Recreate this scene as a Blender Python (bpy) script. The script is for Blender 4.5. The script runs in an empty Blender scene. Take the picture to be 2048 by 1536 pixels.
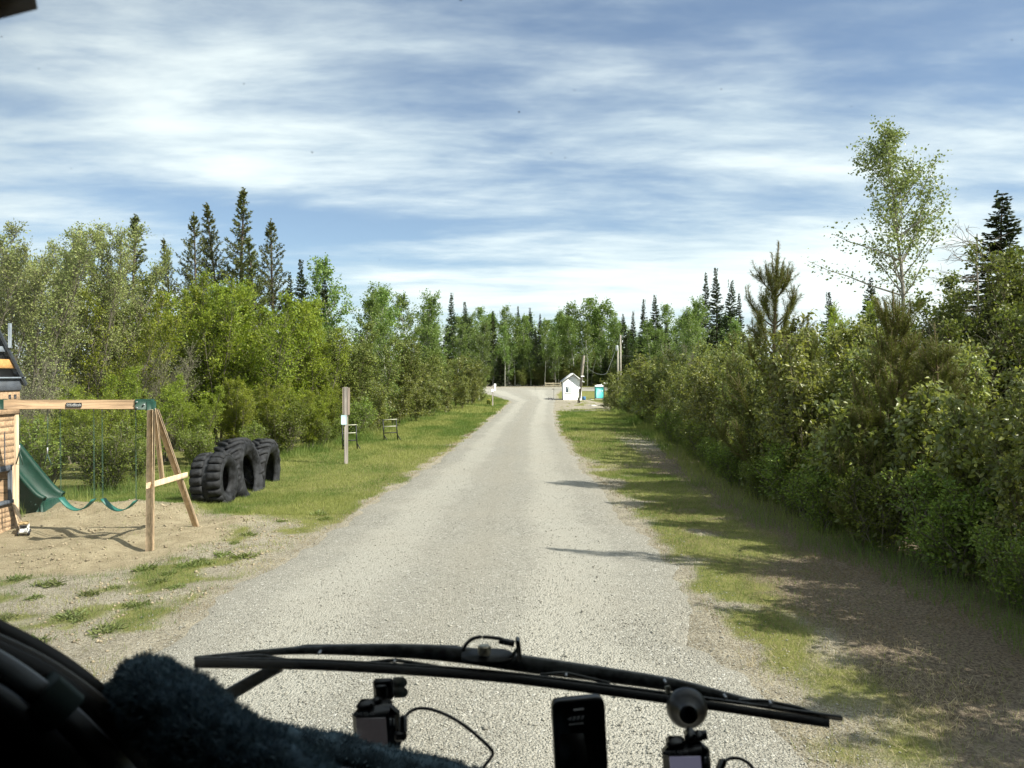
import bpy, math, random
import numpy as np
from mathutils import Vector, Matrix, Quaternion

R = math.radians
SC = bpy.context.scene
COL = SC.collection
rng = np.random.default_rng(11)
random.seed(5)

# ------------------------------------------------------------------ camera
EYE = 2.5          # lens height above the road
FPX = 1500.0       # focal length in photo pixels (2048 wide)
HOR = 752.0        # photo row of the horizon
cam_d = bpy.data.cameras.new('camera')
cam = bpy.data.objects.new('camera', cam_d)
COL.objects.link(cam)
cam_d.sensor_width = 36.0
cam_d.lens = 36.0 * FPX / 2048.0
cam_d.clip_start = 0.02
cam_d.clip_end = 3000.0
cam.location = (0, 0, EYE)
cam.rotation_euler = (R(90.0) - math.atan((768.0 - HOR) / FPX), 0, 0)
cam_d.dof.use_dof = True
cam_d.dof.focus_distance = 24.0
cam_d.dof.aperture_fstop = 9.0
SC.camera = cam

# ------------------------------------------------------------------ light
SUN_EL = 46.0
SHADOW_DIR = np.array([-math.cos(R(19.0)), math.sin(R(19.0))])   # where shadows fall, on the ground
world = bpy.data.worlds.new('World')
SC.world = world
world.use_nodes = True
sun_d = bpy.data.lights.new('sun', 'SUN')
sun_d.energy = 5.0
sun_d.angle = R(0.6)
sun_d.color = (1.0, 0.94, 0.85)
sun = bpy.data.objects.new('sun', sun_d)
COL.objects.link(sun)
_h = math.cos(R(SUN_EL))
_dir = Vector((SHADOW_DIR[0] * _h, SHADOW_DIR[1] * _h, -math.sin(R(SUN_EL))))
sun.rotation_euler = _dir.to_track_quat('-Z', 'Y').to_euler()
sun.location = (30, -14, 40)
SC.view_settings.view_transform = 'Standard'
SC.view_settings.look = 'None'
SC.view_settings.exposure = 0.92
SC.view_settings.gamma = 1.0
SC.view_settings.use_curve_mapping = False
SC.cycles.use_denoising = True
SC.cycles.denoising_prefilter = 'ACCURATE'
SC.cycles.max_bounces = 8
SC.cycles.diffuse_bounces = 3
SC.cycles.glossy_bounces = 3
SC.cycles.transmission_bounces = 4
SC.cycles.transparent_max_bounces = 12
SC.cycles.caustics_reflective = False
SC.cycles.caustics_refractive = False


class NT:
    """small node-tree writer"""
    def __init__(self, tree):
        self.t = tree
        self.t.nodes.clear()

    def n(self, kind, **kw):
        nd = self.t.nodes.new(kind)
        for k, v in kw.items():
            if k.startswith('i_'):
                key = k[2:]
                key = int(key) if key.isdigit() else key.replace('_', ' ')
                self.put(nd.inputs[key], v)
            else:
                setattr(nd, k, v)
        return nd

    def put(self, sock, v):
        if isinstance(v, bpy.types.NodeSocket):
            self.t.links.new(v, sock)
        elif isinstance(v, bpy.types.Node):
            self.t.links.new(v.outputs[0], sock)
        else:
            sock.default_value = v

    def math(self, op, a, b=None, clamp=False):
        nd = self.t.nodes.new('ShaderNodeMath')
        nd.operation = op
        nd.use_clamp = clamp
        self.put(nd.inputs[0], a)
        if b is not None:
            self.put(nd.inputs[1], b)
        return nd.outputs[0]

    def ramp(self, fac, lo, hi, a=0.0, b=1.0):
        nd = self.t.nodes.new('ShaderNodeMapRange')
        nd.interpolation_type = 'SMOOTHSTEP'
        self.put(nd.inputs[0], fac)
        for i, v in ((1, lo), (2, hi), (3, a), (4, b)):
            nd.inputs[i].default_value = v
        return nd.outputs[0]

    def mix(self, fac, a, b, blend='MIX'):
        nd = self.t.nodes.new('ShaderNodeMix')
        nd.data_type = 'RGBA'
        nd.blend_type = blend
        self.put(nd.inputs[0], fac)
        for i, v in ((6, a), (7, b)):
            if isinstance(v, (tuple, list)) and len(v) == 3:
                v = (*v, 1.0)
            self.put(nd.inputs[i], v)
        return nd.outputs[2]

    def noise(self, vec, scale, detail=4.0, rough=0.55, dist=0.0):
        nd = self.t.nodes.new('ShaderNodeTexNoise')
        if vec is not None:
            self.put(nd.inputs['Vector'], vec)
        nd.inputs['Scale'].default_value = scale
        nd.inputs['Detail'].default_value = detail
        nd.inputs['Roughness'].default_value = rough
        nd.inputs['Distortion'].default_value = dist
        return nd.outputs[0]


SKY_LOC = (8.8, 4.9, 7.0)
SKY_STRENGTH = 0.076


def build_world():
    w = NT(world.node_tree)
    out = w.n('ShaderNodeOutputWorld')
    sky = w.n('ShaderNodeTexSky', sky_type='NISHITA', sun_disc=False)
    sky.sun_elevation = R(SUN_EL)
    # the sun stands opposite to where the shadows fall
    sky.sun_rotation = math.atan2(-SHADOW_DIR[0], -SHADOW_DIR[1])
    sky.altitude = 700.0
    sky.air_density = 1.0
    sky.dust_density = 0.3
    sky.ozone_density = 1.4
    tc = w.n('ShaderNodeTexCoord')
    sep = w.n('ShaderNodeSeparateXYZ', i_0=tc.outputs['Generated'])
    z = w.math('MAXIMUM', sep.outputs[2], 0.0)
    zz = w.math('ADD', z, 0.10)
    u = w.math('DIVIDE', sep.outputs[0], zz)
    v = w.math('DIVIDE', sep.outputs[1], zz)
    uv = w.n('ShaderNodeCombineXYZ', i_0=u, i_1=v)
    mp = w.n('ShaderNodeMapping', i_0=uv.outputs[0])
    mp.inputs['Location'].default_value = SKY_LOC
    mp.inputs['Rotation'].default_value = (0, 0, R(-14))
    mp.inputs['Scale'].default_value = (0.62, 0.95, 1.0)
    n1 = w.noise(mp.outputs[0], 0.60, 3.0, 0.5, 0.15)
    mp2 = w.n('ShaderNodeMapping', i_0=uv.outputs[0])
    mp2.inputs['Location'].default_value = (1.3, 7.7, 2.0)
    mp2.inputs['Rotation'].default_value = (0, 0, R(-20))
    mp2.inputs['Scale'].default_value = (0.62, 1.35, 1.0)
    n2 = w.noise(mp2.outputs[0], 1.9, 9.0, 0.56, 0.25)
    n3 = w.noise(mp2.outputs[0], 6.0, 8.0, 0.62, 0.2)
    mix = w.math('ADD', w.math('MULTIPLY', n1, 0.64), w.math('ADD', w.math('MULTIPLY', n2, 0.26), w.math('MULTIPLY', n3, 0.10)))
    # cirrus thickens towards the horizon, where one looks through more of it
    mix = w.math('ADD', mix, w.ramp(z, 0.0, 0.22, 0.05, 0.0))
    m = w.ramp(mix, 0.375, 0.565)
    m = w.math('ADD', w.math('MULTIPLY', m, 0.86), 0.08)
    shade = w.ramp(w.math('ADD', w.math('MULTIPLY', n2, 0.5), w.math('MULTIPLY', n1, 0.5)), 0.36, 0.62)
    ccol = w.mix(shade, (5.5, 6.5, 7.0), (7.9, 8.55, 8.5))
    col = w.mix(m, sky.outputs[0], ccol)
    bg = w.n('ShaderNodeBackground', i_0=col, i_1=SKY_STRENGTH)
    w.put(out.inputs[0], bg)


build_world()

# ------------------------------------------------------------------ helpers

def at(px, py, d):
    """photo pixel -> world point at the distance d in front of the lens"""
    return Vector(((px - 1024.0) / FPX * d, d, EYE + (HOR - py) / FPX * d))


def smooth(e0, e1, x):
    t = np.clip((np.asarray(x, float) - e0) / (e1 - e0), 0, 1)
    return t * t * (3 - 2 * t)


_perm = np.random.default_rng(3).random((256, 256))


def vnoise(x, y):
    x = np.asarray(x, float); y = np.asarray(y, float)
    xi = np.floor(x).astype(int); yi = np.floor(y).astype(int)
    fx = x - xi; fy = y - yi
    fx = fx * fx * (3 - 2 * fx); fy = fy * fy * (3 - 2 * fy)
    g = lambda a, b: _perm[a % 256, b % 256]
    return (g(xi, yi) * (1 - fx) + g(xi + 1, yi) * fx) * (1 - fy) + (g(xi, yi + 1) * (1 - fx) + g(xi + 1, yi + 1) * fx) * fy


def fbm(x, y, o=4):
    s = 0; a = 0.5; t = 0
    for k in range(o):
        s = s + a * vnoise(x * 2 ** k + 17.3 * k, y * 2 ** k + 9.1 * k); t += a; a *= 0.5
    return s / t


class Buf:
    def __init__(self):
        self.v = []; self.t = []; self.q = []; self.r = []; self.n = 0

    def add(self, V, tris=None, quads=None, rnd=None):
        V = np.asarray(V, float).reshape(-1, 3)
        if tris is not None:
            self.t.append(np.asarray(tris, int).reshape(-1, 3) + self.n)
        if quads is not None:
            self.q.append(np.asarray(quads, int).reshape(-1, 4) + self.n)
        self.v.append(V)
        self.r.append(np.zeros(len(V)) if rnd is None else np.asarray(rnd, float))
        self.n += len(V)

    def mesh(self, name, mat=None, smooth_=False, rnd=False):
        V = np.concatenate(self.v) if self.v else np.zeros((0, 3))
        T = np.concatenate(self.t) if self.t else np.zeros((0, 3), int)
        Q = np.concatenate(self.q) if self.q else np.zeros((0, 4), int)
        me = bpy.data.meshes.new(name)
        me.vertices.add(len(V))
        me.vertices.foreach_set('co', V.astype(np.float32).ravel())
        li = np.concatenate([T.ravel(), Q.ravel()]).astype(np.int32)
        me.loops.add(len(li))
        me.loops.foreach_set('vertex_index', li)
        st = np.concatenate([np.arange(len(T)) * 3, len(T) * 3 + np.arange(len(Q)) * 4]).astype(np.int32)
        me.polygons.add(len(st))
        me.polygons.foreach_set('loop_start', st)
        if smooth_:
            me.polygons.foreach_set('use_smooth', np.ones(len(st), bool))
        if rnd:
            a = me.attributes.new('rnd', 'FLOAT', 'POINT')
            a.data.foreach_set('value', np.concatenate(self.r).astype(np.float32))
        me.update(calc_edges=True)
        if mat:
            me.materials.append(mat)
        return me

    # -- shapes
    def box(self, lo, hi, M=None):
        x0, y0, z0 = lo; x1, y1, z1 = hi
        V = np.array([(x0, y0, z0), (x1, y0, z0), (x1, y1, z0), (x0, y1, z0), (x0, y0, z1), (x1, y0, z1), (x1, y1, z1), (x0, y1, z1)], float)
        if M is not None:
            V = np.array([M @ Vector(p) for p in V])
        self.add(V, quads=[(0, 3, 2, 1), (4, 5, 6, 7), (0, 1, 5, 4), (1, 2, 6, 5), (2, 3, 7, 6), (3, 0, 4, 7)])
        return self

    def bbox(self, lo, hi, b=0.006, M=None):
        """box with chamfered edges"""
        lo = np.array(lo, float); hi = np.array(hi, float)
        b = min(b, 0.45 * (hi - lo).min())
        c = (lo + hi) / 2; h = (hi - lo) / 2
        V = []; idx = {}
        for sx in (-1, 1):
            for sy in (-1, 1):
                for sz in (-1, 1):
                    s = (sx, sy, sz)
                    for ax in range(3):
                        p = [s[i] * (h[i] - (0 if i == ax else b)) + c[i] for i in range(3)]
                        idx[(s, ax)] = len(V); V.append(p)
        Q = []; T = []
        for ax in range(3):
            o = [i for i in range(3) if i != ax]
            for s in (-1, 1):
                def k(a, bb):
                    t = [0, 0, 0]; t[ax] = s; t[o[0]] = a; t[o[1]] = bb
                    return idx[(tuple(t), ax)]
                Q.append((k(-1, -1), k(1, -1), k(1, 1), k(-1, 1)))
        for ax in range(3):
            o = [i for i in range(3) if i != ax]
            for a in (-1, 1):
                for bb in (-1, 1):
                    def k2(e, axx):
                        t = [0, 0, 0]; t[ax] = e; t[o[0]] = a; t[o[1]] = bb
                        return idx[(tuple(t), axx)]
                    Q.append((k2(-1, o[0]), k2(1, o[0]), k2(1, o[1]), k2(-1, o[1])))
        for sx in (-1, 1):
            for sy in (-1, 1):
                for sz in (-1, 1):
                    s = (sx, sy, sz)
                    T.append((idx[(s, 0)], idx[(s, 1)], idx[(s, 2)]))
        V = np.array(V)
        if M is not None:
            V = np.array([M @ Vector(p) for p in V])
        self.add(V, quads=Q, tris=T)
        return self

    def tube(self, pts, rad, k=6, cap=True):
        pts = np.asarray(pts, float); n = len(pts)
        rad = np.broadcast_to(np.asarray(rad, float), (n,))
        tg = np.gradient(pts, axis=0)
        tg /= np.linalg.norm(tg, axis=1)[:, None] + 1e-9
        ref = np.array([0, 0, 1.0]) if abs(tg[0][2]) < 0.9 else np.array([1.0, 0, 0])
        a = np.cross(tg, ref); a /= np.linalg.norm(a, axis=1)[:, None] + 1e-9
        b = np.cross(tg, a)
        th = np.arange(k) / k * 2 * math.pi
        V = pts[:, None, :] + rad[:, None, None] * (np.cos(th)[None, :, None] * a[:, None, :] + np.sin(th)[None, :, None] * b[:, None, :])
        Q = []
        i = np.arange(n - 1)[:, None] * k; j = np.arange(k)[None, :]; j2 = (j + 1) % k
        Q = np.stack([i + j, i + j2, i + k + j2, i + k + j], -1).reshape(-1, 4)
        V = V.reshape(-1, 3)
        T = []
        if cap and k > 2:
            for q in range(1, k - 1):
                T.append((0, q + 1, q)); T.append(((n - 1) * k, (n - 1) * k + q, (n - 1) * k + q + 1))
        self.add(V, quads=Q, tris=T if T else None)
        return self

    def bar(self, p, q, w, t, up=(0, 0, 1), b=0.004):
        """beam of width w and thickness t between two points"""
        p = Vector(p); q = Vector(q); y = (q - p); L = y.length; y.normalize()
        u = Vector(up); x = y.cross(u)
        if x.length < 1e-4:
            x = y.cross(Vector((1, 0, 0)))
        x.normalize(); z = x.cross(y)
        M = Matrix(((x.x, y.x, z.x, p.x), (x.y, y.y, z.y, p.y), (x.z, y.z, z.z, p.z), (0, 0, 0, 1)))
        return self.bbox((-w / 2, 0, -t / 2), (w / 2, L, t / 2), b, M)

    def lathe(self, prof, k=24, axis='z', c=(0, 0, 0), closed=False):
        prof = np.asarray(prof, float); n = len(prof)
        th = np.arange(k) / k * 2 * math.pi
        r = prof[:, 0][:, None]; h = prof[:, 1][:, None] * np.ones((1, k))
        a = r * np.cos(th); b = r * np.sin(th)
        if axis == 'z': V = np.stack([a, b, h], -1)
        elif axis == 'x': V = np.stack([h, a, b], -1)
        else: V = np.stack([b, h, a], -1)
        m = n if closed else n - 1
        i = np.arange(m)[:, None]; j = np.arange(k)[None, :]; i2 = (i + 1) % n; j2 = (j + 1) % k
        Q = np.stack([i * k + j, i * k + j2, i2 * k + j2, i2 * k + j], -1).reshape(-1, 4)
        self.add(V.reshape(-1, 3) + np.array(c), quads=Q)
        return self

    def prism(self, poly, y0, y1, M=None):
        """polygon in x,z extruded along y"""
        n = len(poly)
        V = [(p[0], y0, p[1]) for p in poly] + [(p[0], y1, p[1]) for p in poly]
        if M is not None:
            V = [tuple(M @ Vector(p)) for p in V]
        T = []
        for i in range(1, n - 1):
            T.append((0, i, i + 1)); T.append((n, n + i + 1, n + i))
        Q = [(i, i + n, (i + 1) % n + n, (i + 1) % n) for i in range(n)]
        self.add(V, tris=T, quads=Q)
        return self


def link(name, me, parent=None, loc=None):
    o = bpy.data.objects.new(name, me)
    COL.objects.link(o)
    if parent is not None:
        o.parent = parent
    if loc is not None:
        o.location = loc
    return o


def obj(name, buf, mat, parent=None, smooth_=False, rnd=False):
    return link(name, buf.mesh(name, mat, smooth_, rnd), parent)


def tag(o, label=None, cat=None, group=None, kind=None):
    for k, v in (('label', label), ('category', cat), ('group', group), ('kind', kind)):
        if v:
            o[k] = v
    return o


def thing(name, label, cat, loc=(0, 0, 0), group=None):
    o = link(name, None)
    o.location = loc
    o.empty_display_size = 0.2
    return tag(o, label, cat, group)


# ------------------------------------------------------------------ materials
MATS = {}


def pmat(name, col, rough=0.6, spec=0.4, metal=0.0, var=0.15, scale=8.0, bump=0.0, bscale=60.0, coat=0.0, stretch=None):
    """painted / moulded surface with slight mottling"""
    if name in MATS:
        return MATS[name]
    m = bpy.data.materials.new(name); m.use_nodes = True
    w = NT(m.node_tree)
    out = w.n('ShaderNodeOutputMaterial')
    tc = w.n('ShaderNodeTexCoord')
    vec = tc.outputs['Object']
    if stretch:
        mp = w.n('ShaderNodeMapping', i_0=vec); mp.inputs['Scale'].default_value = stretch; vec = mp.outputs[0]
    nz = w.noise(vec, scale, 5.0, 0.6)
    d = tuple(max(0, c * (1 - var * 1.6)) for c in col); l = tuple(min(1, c * (1 + var)) for c in col)
    c = w.mix(w.ramp(nz, 0.3, 0.7), d, l)
    b = w.n('ShaderNodeBsdfPrincipled', i_Base_Color=c, i_Metallic=metal)
    r = w.math('ADD', w.math('MULTIPLY', nz, 0.25), rough - 0.12, clamp=True)
    w.put(b.inputs['Roughness'], r)
    b.inputs['Specular IOR Level'].default_value = spec
    b.inputs['Coat Weight'].default_value = coat
    if bump > 0:
        bn = w.n('ShaderNodeBump', i_Strength=bump, i_Distance=0.01, i_Height=w.noise(vec, bscale, 4.0, 0.6))
        w.put(b.inputs['Normal'], bn)
    w.put(out.inputs[0], b)
    MATS[name] = m
    return m


def woodmat(name, col, var=0.25, axis=0):
    if name in MATS:
        return MATS[name]
    m = bpy.data.materials.new(name); m.use_nodes = True
    w = NT(m.node_tree)
    out = w.n('ShaderNodeOutputMaterial')
    tc = w.n('ShaderNodeTexCoord'); oi = w.n('ShaderNodeObjectInfo')
    mp = w.n('ShaderNodeMapping', i_0=tc.outputs['Object'])
    s = [26, 26, 26]; s[axis] = 1.6
    mp.inputs['Scale'].default_value = s
    w.put(mp.inputs['Location'], oi.outputs['Random'])
    nz = w.noise(mp.outputs[0], 1.0, 6.0, 0.65, 0.6)
    d = tuple(c * (1 - var * 1.5) for c in col); l = tuple(min(1, c * (1 + var)) for c in col)
    c = w.mix(w.ramp(nz, 0.3, 0.72), d, l)
    k = w.n('ShaderNodeHueSaturation', i_Color=c)
    w.put(k.inputs['Value'], w.math('ADD', w.math('MULTIPLY', oi.outputs['Random'], 0.22), 0.89))
    b = w.n('ShaderNodeBsdfPrincipled', i_Base_Color=k.outputs[0], i_Roughness=0.72)
    b.inputs['Specular IOR Level'].default_value = 0.25
    bn = w.n('ShaderNodeBump', i_Strength=0.25, i_Distance=0.004, i_Height=nz)
    w.put(b.inputs['Normal'], bn)
    w.put(out.inputs[0], b)
    MATS[name] = m
    return m


def leafmat(name, c1, c2, rough=0.5, spec=0.35, trans=0.35, tint=(0.35, 0.5, 0.05), per='attr', objvar=0.25, back=None):
    """leaf or needle: colour differs from leaf to leaf and from plant to plant"""
    m = bpy.data.materials.new(name); m.use_nodes = True
    w = NT(m.node_tree)
    out = w.n('ShaderNodeOutputMaterial')
    oi = w.n('ShaderNodeObjectInfo')
    if per == 'attr':
        r = w.n('ShaderNodeAttribute', attribute_name='rnd').outputs['Fac']
    else:
        r = oi.outputs['Random']
    c = w.mix(r, c1, c2)
    if back is not None:
        g = w.n('ShaderNodeNewGeometry')
        c = w.mix(g.outputs['Backfacing'], c, back)
    k = w.n('ShaderNodeHueSaturation', i_Color=c)
    if per == 'attr':
        w.put(k.inputs['Value'], w.math('ADD', w.math('MULTIPLY', oi.outputs['Random'], objvar * 2), 1 - objvar))
        w.put(k.inputs['Hue'], w.math('ADD', w.math('MULTIPLY', oi.outputs['Random'], 0.03), 0.485))
    b = w.n('ShaderNodeBsdfPrincipled', i_Base_Color=k.outputs[0], i_Roughness=rough)
    b.inputs['Specular IOR Level'].default_value = spec
    tcol = w.mix(0.55, k.outputs[0], tint)
    t = w.n('ShaderNodeBsdfTranslucent', i_Color=tcol)
    mx = w.n('ShaderNodeMixShader', i_0=trans, i_1=b.outputs[0], i_2=t.outputs[0])
    w.put(out.inputs[0], mx)
    return m


def barkmat(name, col, spot=None, scale=9.0):
    m = bpy.data.materials.new(name); m.use_nodes = True
    w = NT(m.node_tree)
    out = w.n('ShaderNodeOutputMaterial')
    tc = w.n('ShaderNodeTexCoord')
    mp = w.n('ShaderNodeMapping', i_0=tc.outputs['Object']); mp.inputs['Scale'].default_value = (1, 1, 0.35)
    nz = w.noise(mp.outputs[0], scale, 6.0, 0.65)
    c = w.mix(w.ramp(nz, 0.3, 0.7), tuple(x * 0.55 for x in col), col)
    if spot:
        mp2 = w.n('ShaderNodeMapping', i_0=tc.outputs['Object']); mp2.inputs['Scale'].default_value = (2.5, 2.5, 8)
        c = w.mix(w.ramp(w.noise(mp2.outputs[0], 1.6, 3.0, 0.5), 0.60, 0.68), c, spot)
    b = w.n('ShaderNodeBsdfPrincipled', i_Base_Color=c, i_Roughness=0.85)
    b.inputs['Specular IOR Level'].default_value = 0.2
    w.put(b.inputs['Normal'], w.n('ShaderNodeBump', i_Strength=0.4, i_Distance=0.01, i_Height=nz))
    w.put(out.inputs[0], b)
    return m

# ------------------------------------------------------------------ terrain
RY = np.array([-30, 2, 5, 7.5, 10, 13.5, 18, 25, 35, 48, 55, 65, 74, 82, 90, 100, 108, 114], float)
RL = np.array([-4.4, -3.7, -3.4, -3.3, -3.05, -2.85, -2.5, -2.05, -1.6, -1.05, -0.75, -0.45, 0.0, -1.0, -2.4, -4.6, -10, -20], float)
RRt = np.array([2.1, 1.95, 1.9, 1.95, 2.0, 2.05, 2.0, 1.95, 2.15, 2.75, 3.15, 3.7, 4.3, 4.9, 5.3, 6.2, 7.5, 9.0], float)


def roadL(y): return np.interp(y, RY, RL)
def roadR(y): return np.interp(y, RY, RRt)


def inroad(x, y, m=0.0):
    """signed measure, > 0 on the gravel"""
    return np.minimum(x - roadL(y), roadR(y) - x) - m


def sandw(x, y):
    """sand of the play area round the swing set"""
    cx, cy = -7.3, 11.6
    e = ((x - cx) / 3.2) ** 2 + ((y - cy) / 2.6) ** 2
    e = e + (fbm(x * 0.9 + 3, y * 0.9) - 0.5) * 0.9
    return 1 - smooth(0.75, 1.15, e)


def zg(x, y):
    x = np.asarray(x, float); y = np.asarray(y, float)
    z = 0.95 * smooth(75, 130, y) + 0.0008 * np.clip(y - 140, 0, None)
    z = z - 0.42 * smooth(7.0, 10.0, x) * smooth(66, 84, y) * (1 - smooth(96, 112, y))
    near = (1 - smooth(30, 60, np.abs(y)))
    z = z + near * 0.05 * (fbm(x * 0.35, y * 0.35, 3) - 0.5)
    off = inroad(x, y)
    edge = 1 - smooth(0.0, 0.9, np.abs(off))
    z = z + near * 0.03 * edge * (fbm(x * 2.2, y * 2.2, 3) - 0.4)
    s = sandw(x, y)
    z = z + s * (0.24 * (fbm(x * 1.1 + 40, y * 1.1, 4) - 0.42) + 0.08 * (fbm(x * 4.0, y * 4.0 + 9, 3) - 0.5))
    mound = np.exp(-(((x + 7.2) / 1.5) ** 2 + ((y - 13.9) / 0.55) ** 2)) * 0.17
    return z + mound * (0.6 + 0.8 * fbm(x * 2, y * 2))


def zg1(x, y): return float(zg(np.array([x]), np.array([y]))[0])


def gcut(x, y):
    """terrain sheet: sunk a little beneath the road"""
    return zg(x, y) - 0.05 * smooth(0.05, 0.35, inroad(x, y)) * (y < 113)


def lawnw(x, y):
    """how grassy a place is, 0..1"""
    x = np.asarray(x, float); y = np.asarray(y, float)
    nz = fbm(x * 0.55 + 11, y * 0.55 + 5, 4)
    nf = fbm(x * 1.6 + 31, y * 1.6 + 15, 3)
    off = inroad(x, y)
    # left lawn starts behind the tyres; sparse and patchy in front of them
    lim = 13.2 - 0.9 * smooth(-5.0, -2.0, x) * 2.0 + (nz - 0.5) * 2.0
    left = smooth(lim - 0.5, lim + 1.6, y) * (x < 0)
    patch = smooth(0.42, 0.62, fbm(x * 0.8 + y * 0.25 + 2, y * 0.95 - x * 0.2, 4) * 0.62 + 0.38 * fbm(x * 3.1 + 8, y * 3.1, 3)) * (x < -3.0) * (y < 14.5) * 0.85
    left = np.maximum(left, patch * (1 - smooth(-3.5, -2.9, x) * 0.5))
    left = left * (1 - sandw(x, y) * 0.97)
    right = (x > 0) * np.maximum(smooth(17, 25, y), smooth(0.30, 0.52, nz * 0.6 + nf * 0.4) * 0.8)
    under = smooth(3.6, 4.6, x) * (1 - smooth(26, 38, y))
    right = right * (1 - 0.85 * under) * (1 - 0.75 * smooth(2.6, 3.4, x) * (1 - smooth(8.5, 11.5, y)))
    apron = (x > 2.5) * (x < 14) * smooth(51, 54, y) * (1 - smooth(80, 83, y)) * (1 - smooth(8.6, 9.4, x + (nf - 0.5) * 2) * smooth(57, 60, y))
    g = np.where(x < 0, left, right) * (1 - 0.93 * apron * smooth(0.30, 0.42, nf))
    g = g * smooth(-0.02, 0.45, -off + (nf - 0.5) * 0.8)
    cross = smooth(105, 107, y) * (1 - smooth(113, 115, y))
    return g * (1 - cross)


def litterw(x, y):
    return smooth(2.3, 3.6, x + (fbm(x * 0.7, y * 0.7) - 0.5) * 1.6) * (1 - smooth(20, 30, y)) * (x > 0)


def build_ground():
    def lines(*seg):
        return np.unique(np.concatenate([np.arange(a, b, s) for a, b, s in seg]))
    X = lines((-900, -100, 100), (-100, -30, 10), (-30, -12, 1.0), (-12, 8, 0.2), (8, 30, 1.0), (30, 100, 10), (100, 901, 100))
    Y = lines((-60, 2, 4), (2, 20, 0.18), (20, 60, 0.6), (60, 170, 2.0), (170, 400, 20), (400, 1601, 200))
    gx, gy = np.meshgrid(X, Y)
    x = gx.ravel(); y = gy.ravel()
    z = gcut(x, y)
    nx = len(X); ny = len(Y)
    i = np.arange(ny - 1)[:, None] * nx + np.arange(nx - 1)[None, :]
    Q = np.stack([i, i + 1, i + nx + 1, i + nx], -1).reshape(-1, 4)
    b = Buf(); b.add(np.stack([x, y, z], -1), quads=Q)
    me = b.mesh('ground', None, True)
    for nm, f in (('grass', lawnw(x, y)), ('sand', np.maximum(sandw(x, y), 0)), ('litter', litterw(x, y))):
        a = me.attributes.new(nm, 'FLOAT', 'POINT'); a.data.foreach_set('value', f.astype(np.float32))
    m = bpy.data.materials.new('ground_soil'); m.use_nodes = True
    w = NT(m.node_tree)
    out = w.n('ShaderNodeOutputMaterial')
    tc = w.n('ShaderNodeNewGeometry'); P = tc.outputs['Position']
    A = lambda n: w.n('ShaderNodeAttribute', attribute_name=n).outputs['Fac']
    n_big = w.noise(P, 0.5, 4.0, 0.6); n_mid = w.noise(P, 3.0, 6.0, 0.65); n_fine = w.noise(P, 34.0, 5.0, 0.7); n_peb = w.noise(P, 95.0, 3.0, 0.6)
    # dusty gravelly soil
    soil = w.mix(w.ramp(n_mid, 0.3, 0.7), (0.175, 0.152, 0.105), (0.315, 0.28, 0.205))
    soil = w.mix(w.ramp(n_peb, 0.48, 0.64), soil, (0.42, 0.395, 0.33))
    soil = w.mix(w.ramp(n_fine, 0.52, 0.36), soil, (0.13, 0.112, 0.08))
    sand = w.mix(w.ramp(n_mid, 0.3, 0.68), (0.235, 0.195, 0.122), (0.345, 0.295, 0.195))
    sand = w.mix(w.ramp(n_fine, 0.5, 0.30), sand, (0.20, 0.155, 0.10))
    turf = w.mix(w.ramp(n_mid, 0.3, 0.7), (0.090, 0.105, 0.028), (0.190, 0.190, 0.060))
    turf = w.mix(w.ramp(n_fine, 0.46, 0.66), turf, (0.20, 0.19, 0.075))
    lit = w.mix(w.ramp(n_fine, 0.35, 0.68), (0.085, 0.065, 0.048), (0.25, 0.205, 0.15))
    lit = w.mix(w.ramp(n_mid, 0.60, 0.75), lit, (0.135, 0.14, 0.05))
    c = w.mix(A('sand'), soil, sand)
    lf = w.ramp(w.math('ADD', A('litter'), w.math('MULTIPLY', w.math('SUBTRACT', n_mid, 0.5), 0.9)), 0.3, 0.7)
    c = w.mix(lf, c, lit)
    gf = w.ramp(w.math('ADD', A('grass'), w.math('MULTIPLY', w.math('SUBTRACT', n_mid, 0.5), 0.8)), 0.25, 0.75)
    c = w.mix(gf, c, turf)
    bs = w.n('ShaderNodeBsdfPrincipled', i_Base_Color=c, i_Roughness=0.95)
    bs.inputs['Specular IOR Level'].default_value = 0.1
    h = w.math('ADD', w.math('MULTIPLY', n_fine, 0.6), w.math('ADD', w.math('MULTIPLY', n_mid, 1.3), w.math('MULTIPLY', n_peb, 0.3)))
    w.put(bs.inputs['Normal'], w.n('ShaderNodeBump', i_Strength=0.9, i_Distance=0.055, i_Height=h))
    w.put(out.inputs[0], bs)
    me.materials.append(m)
    tag(link('ground', me), kind='structure')


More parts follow.
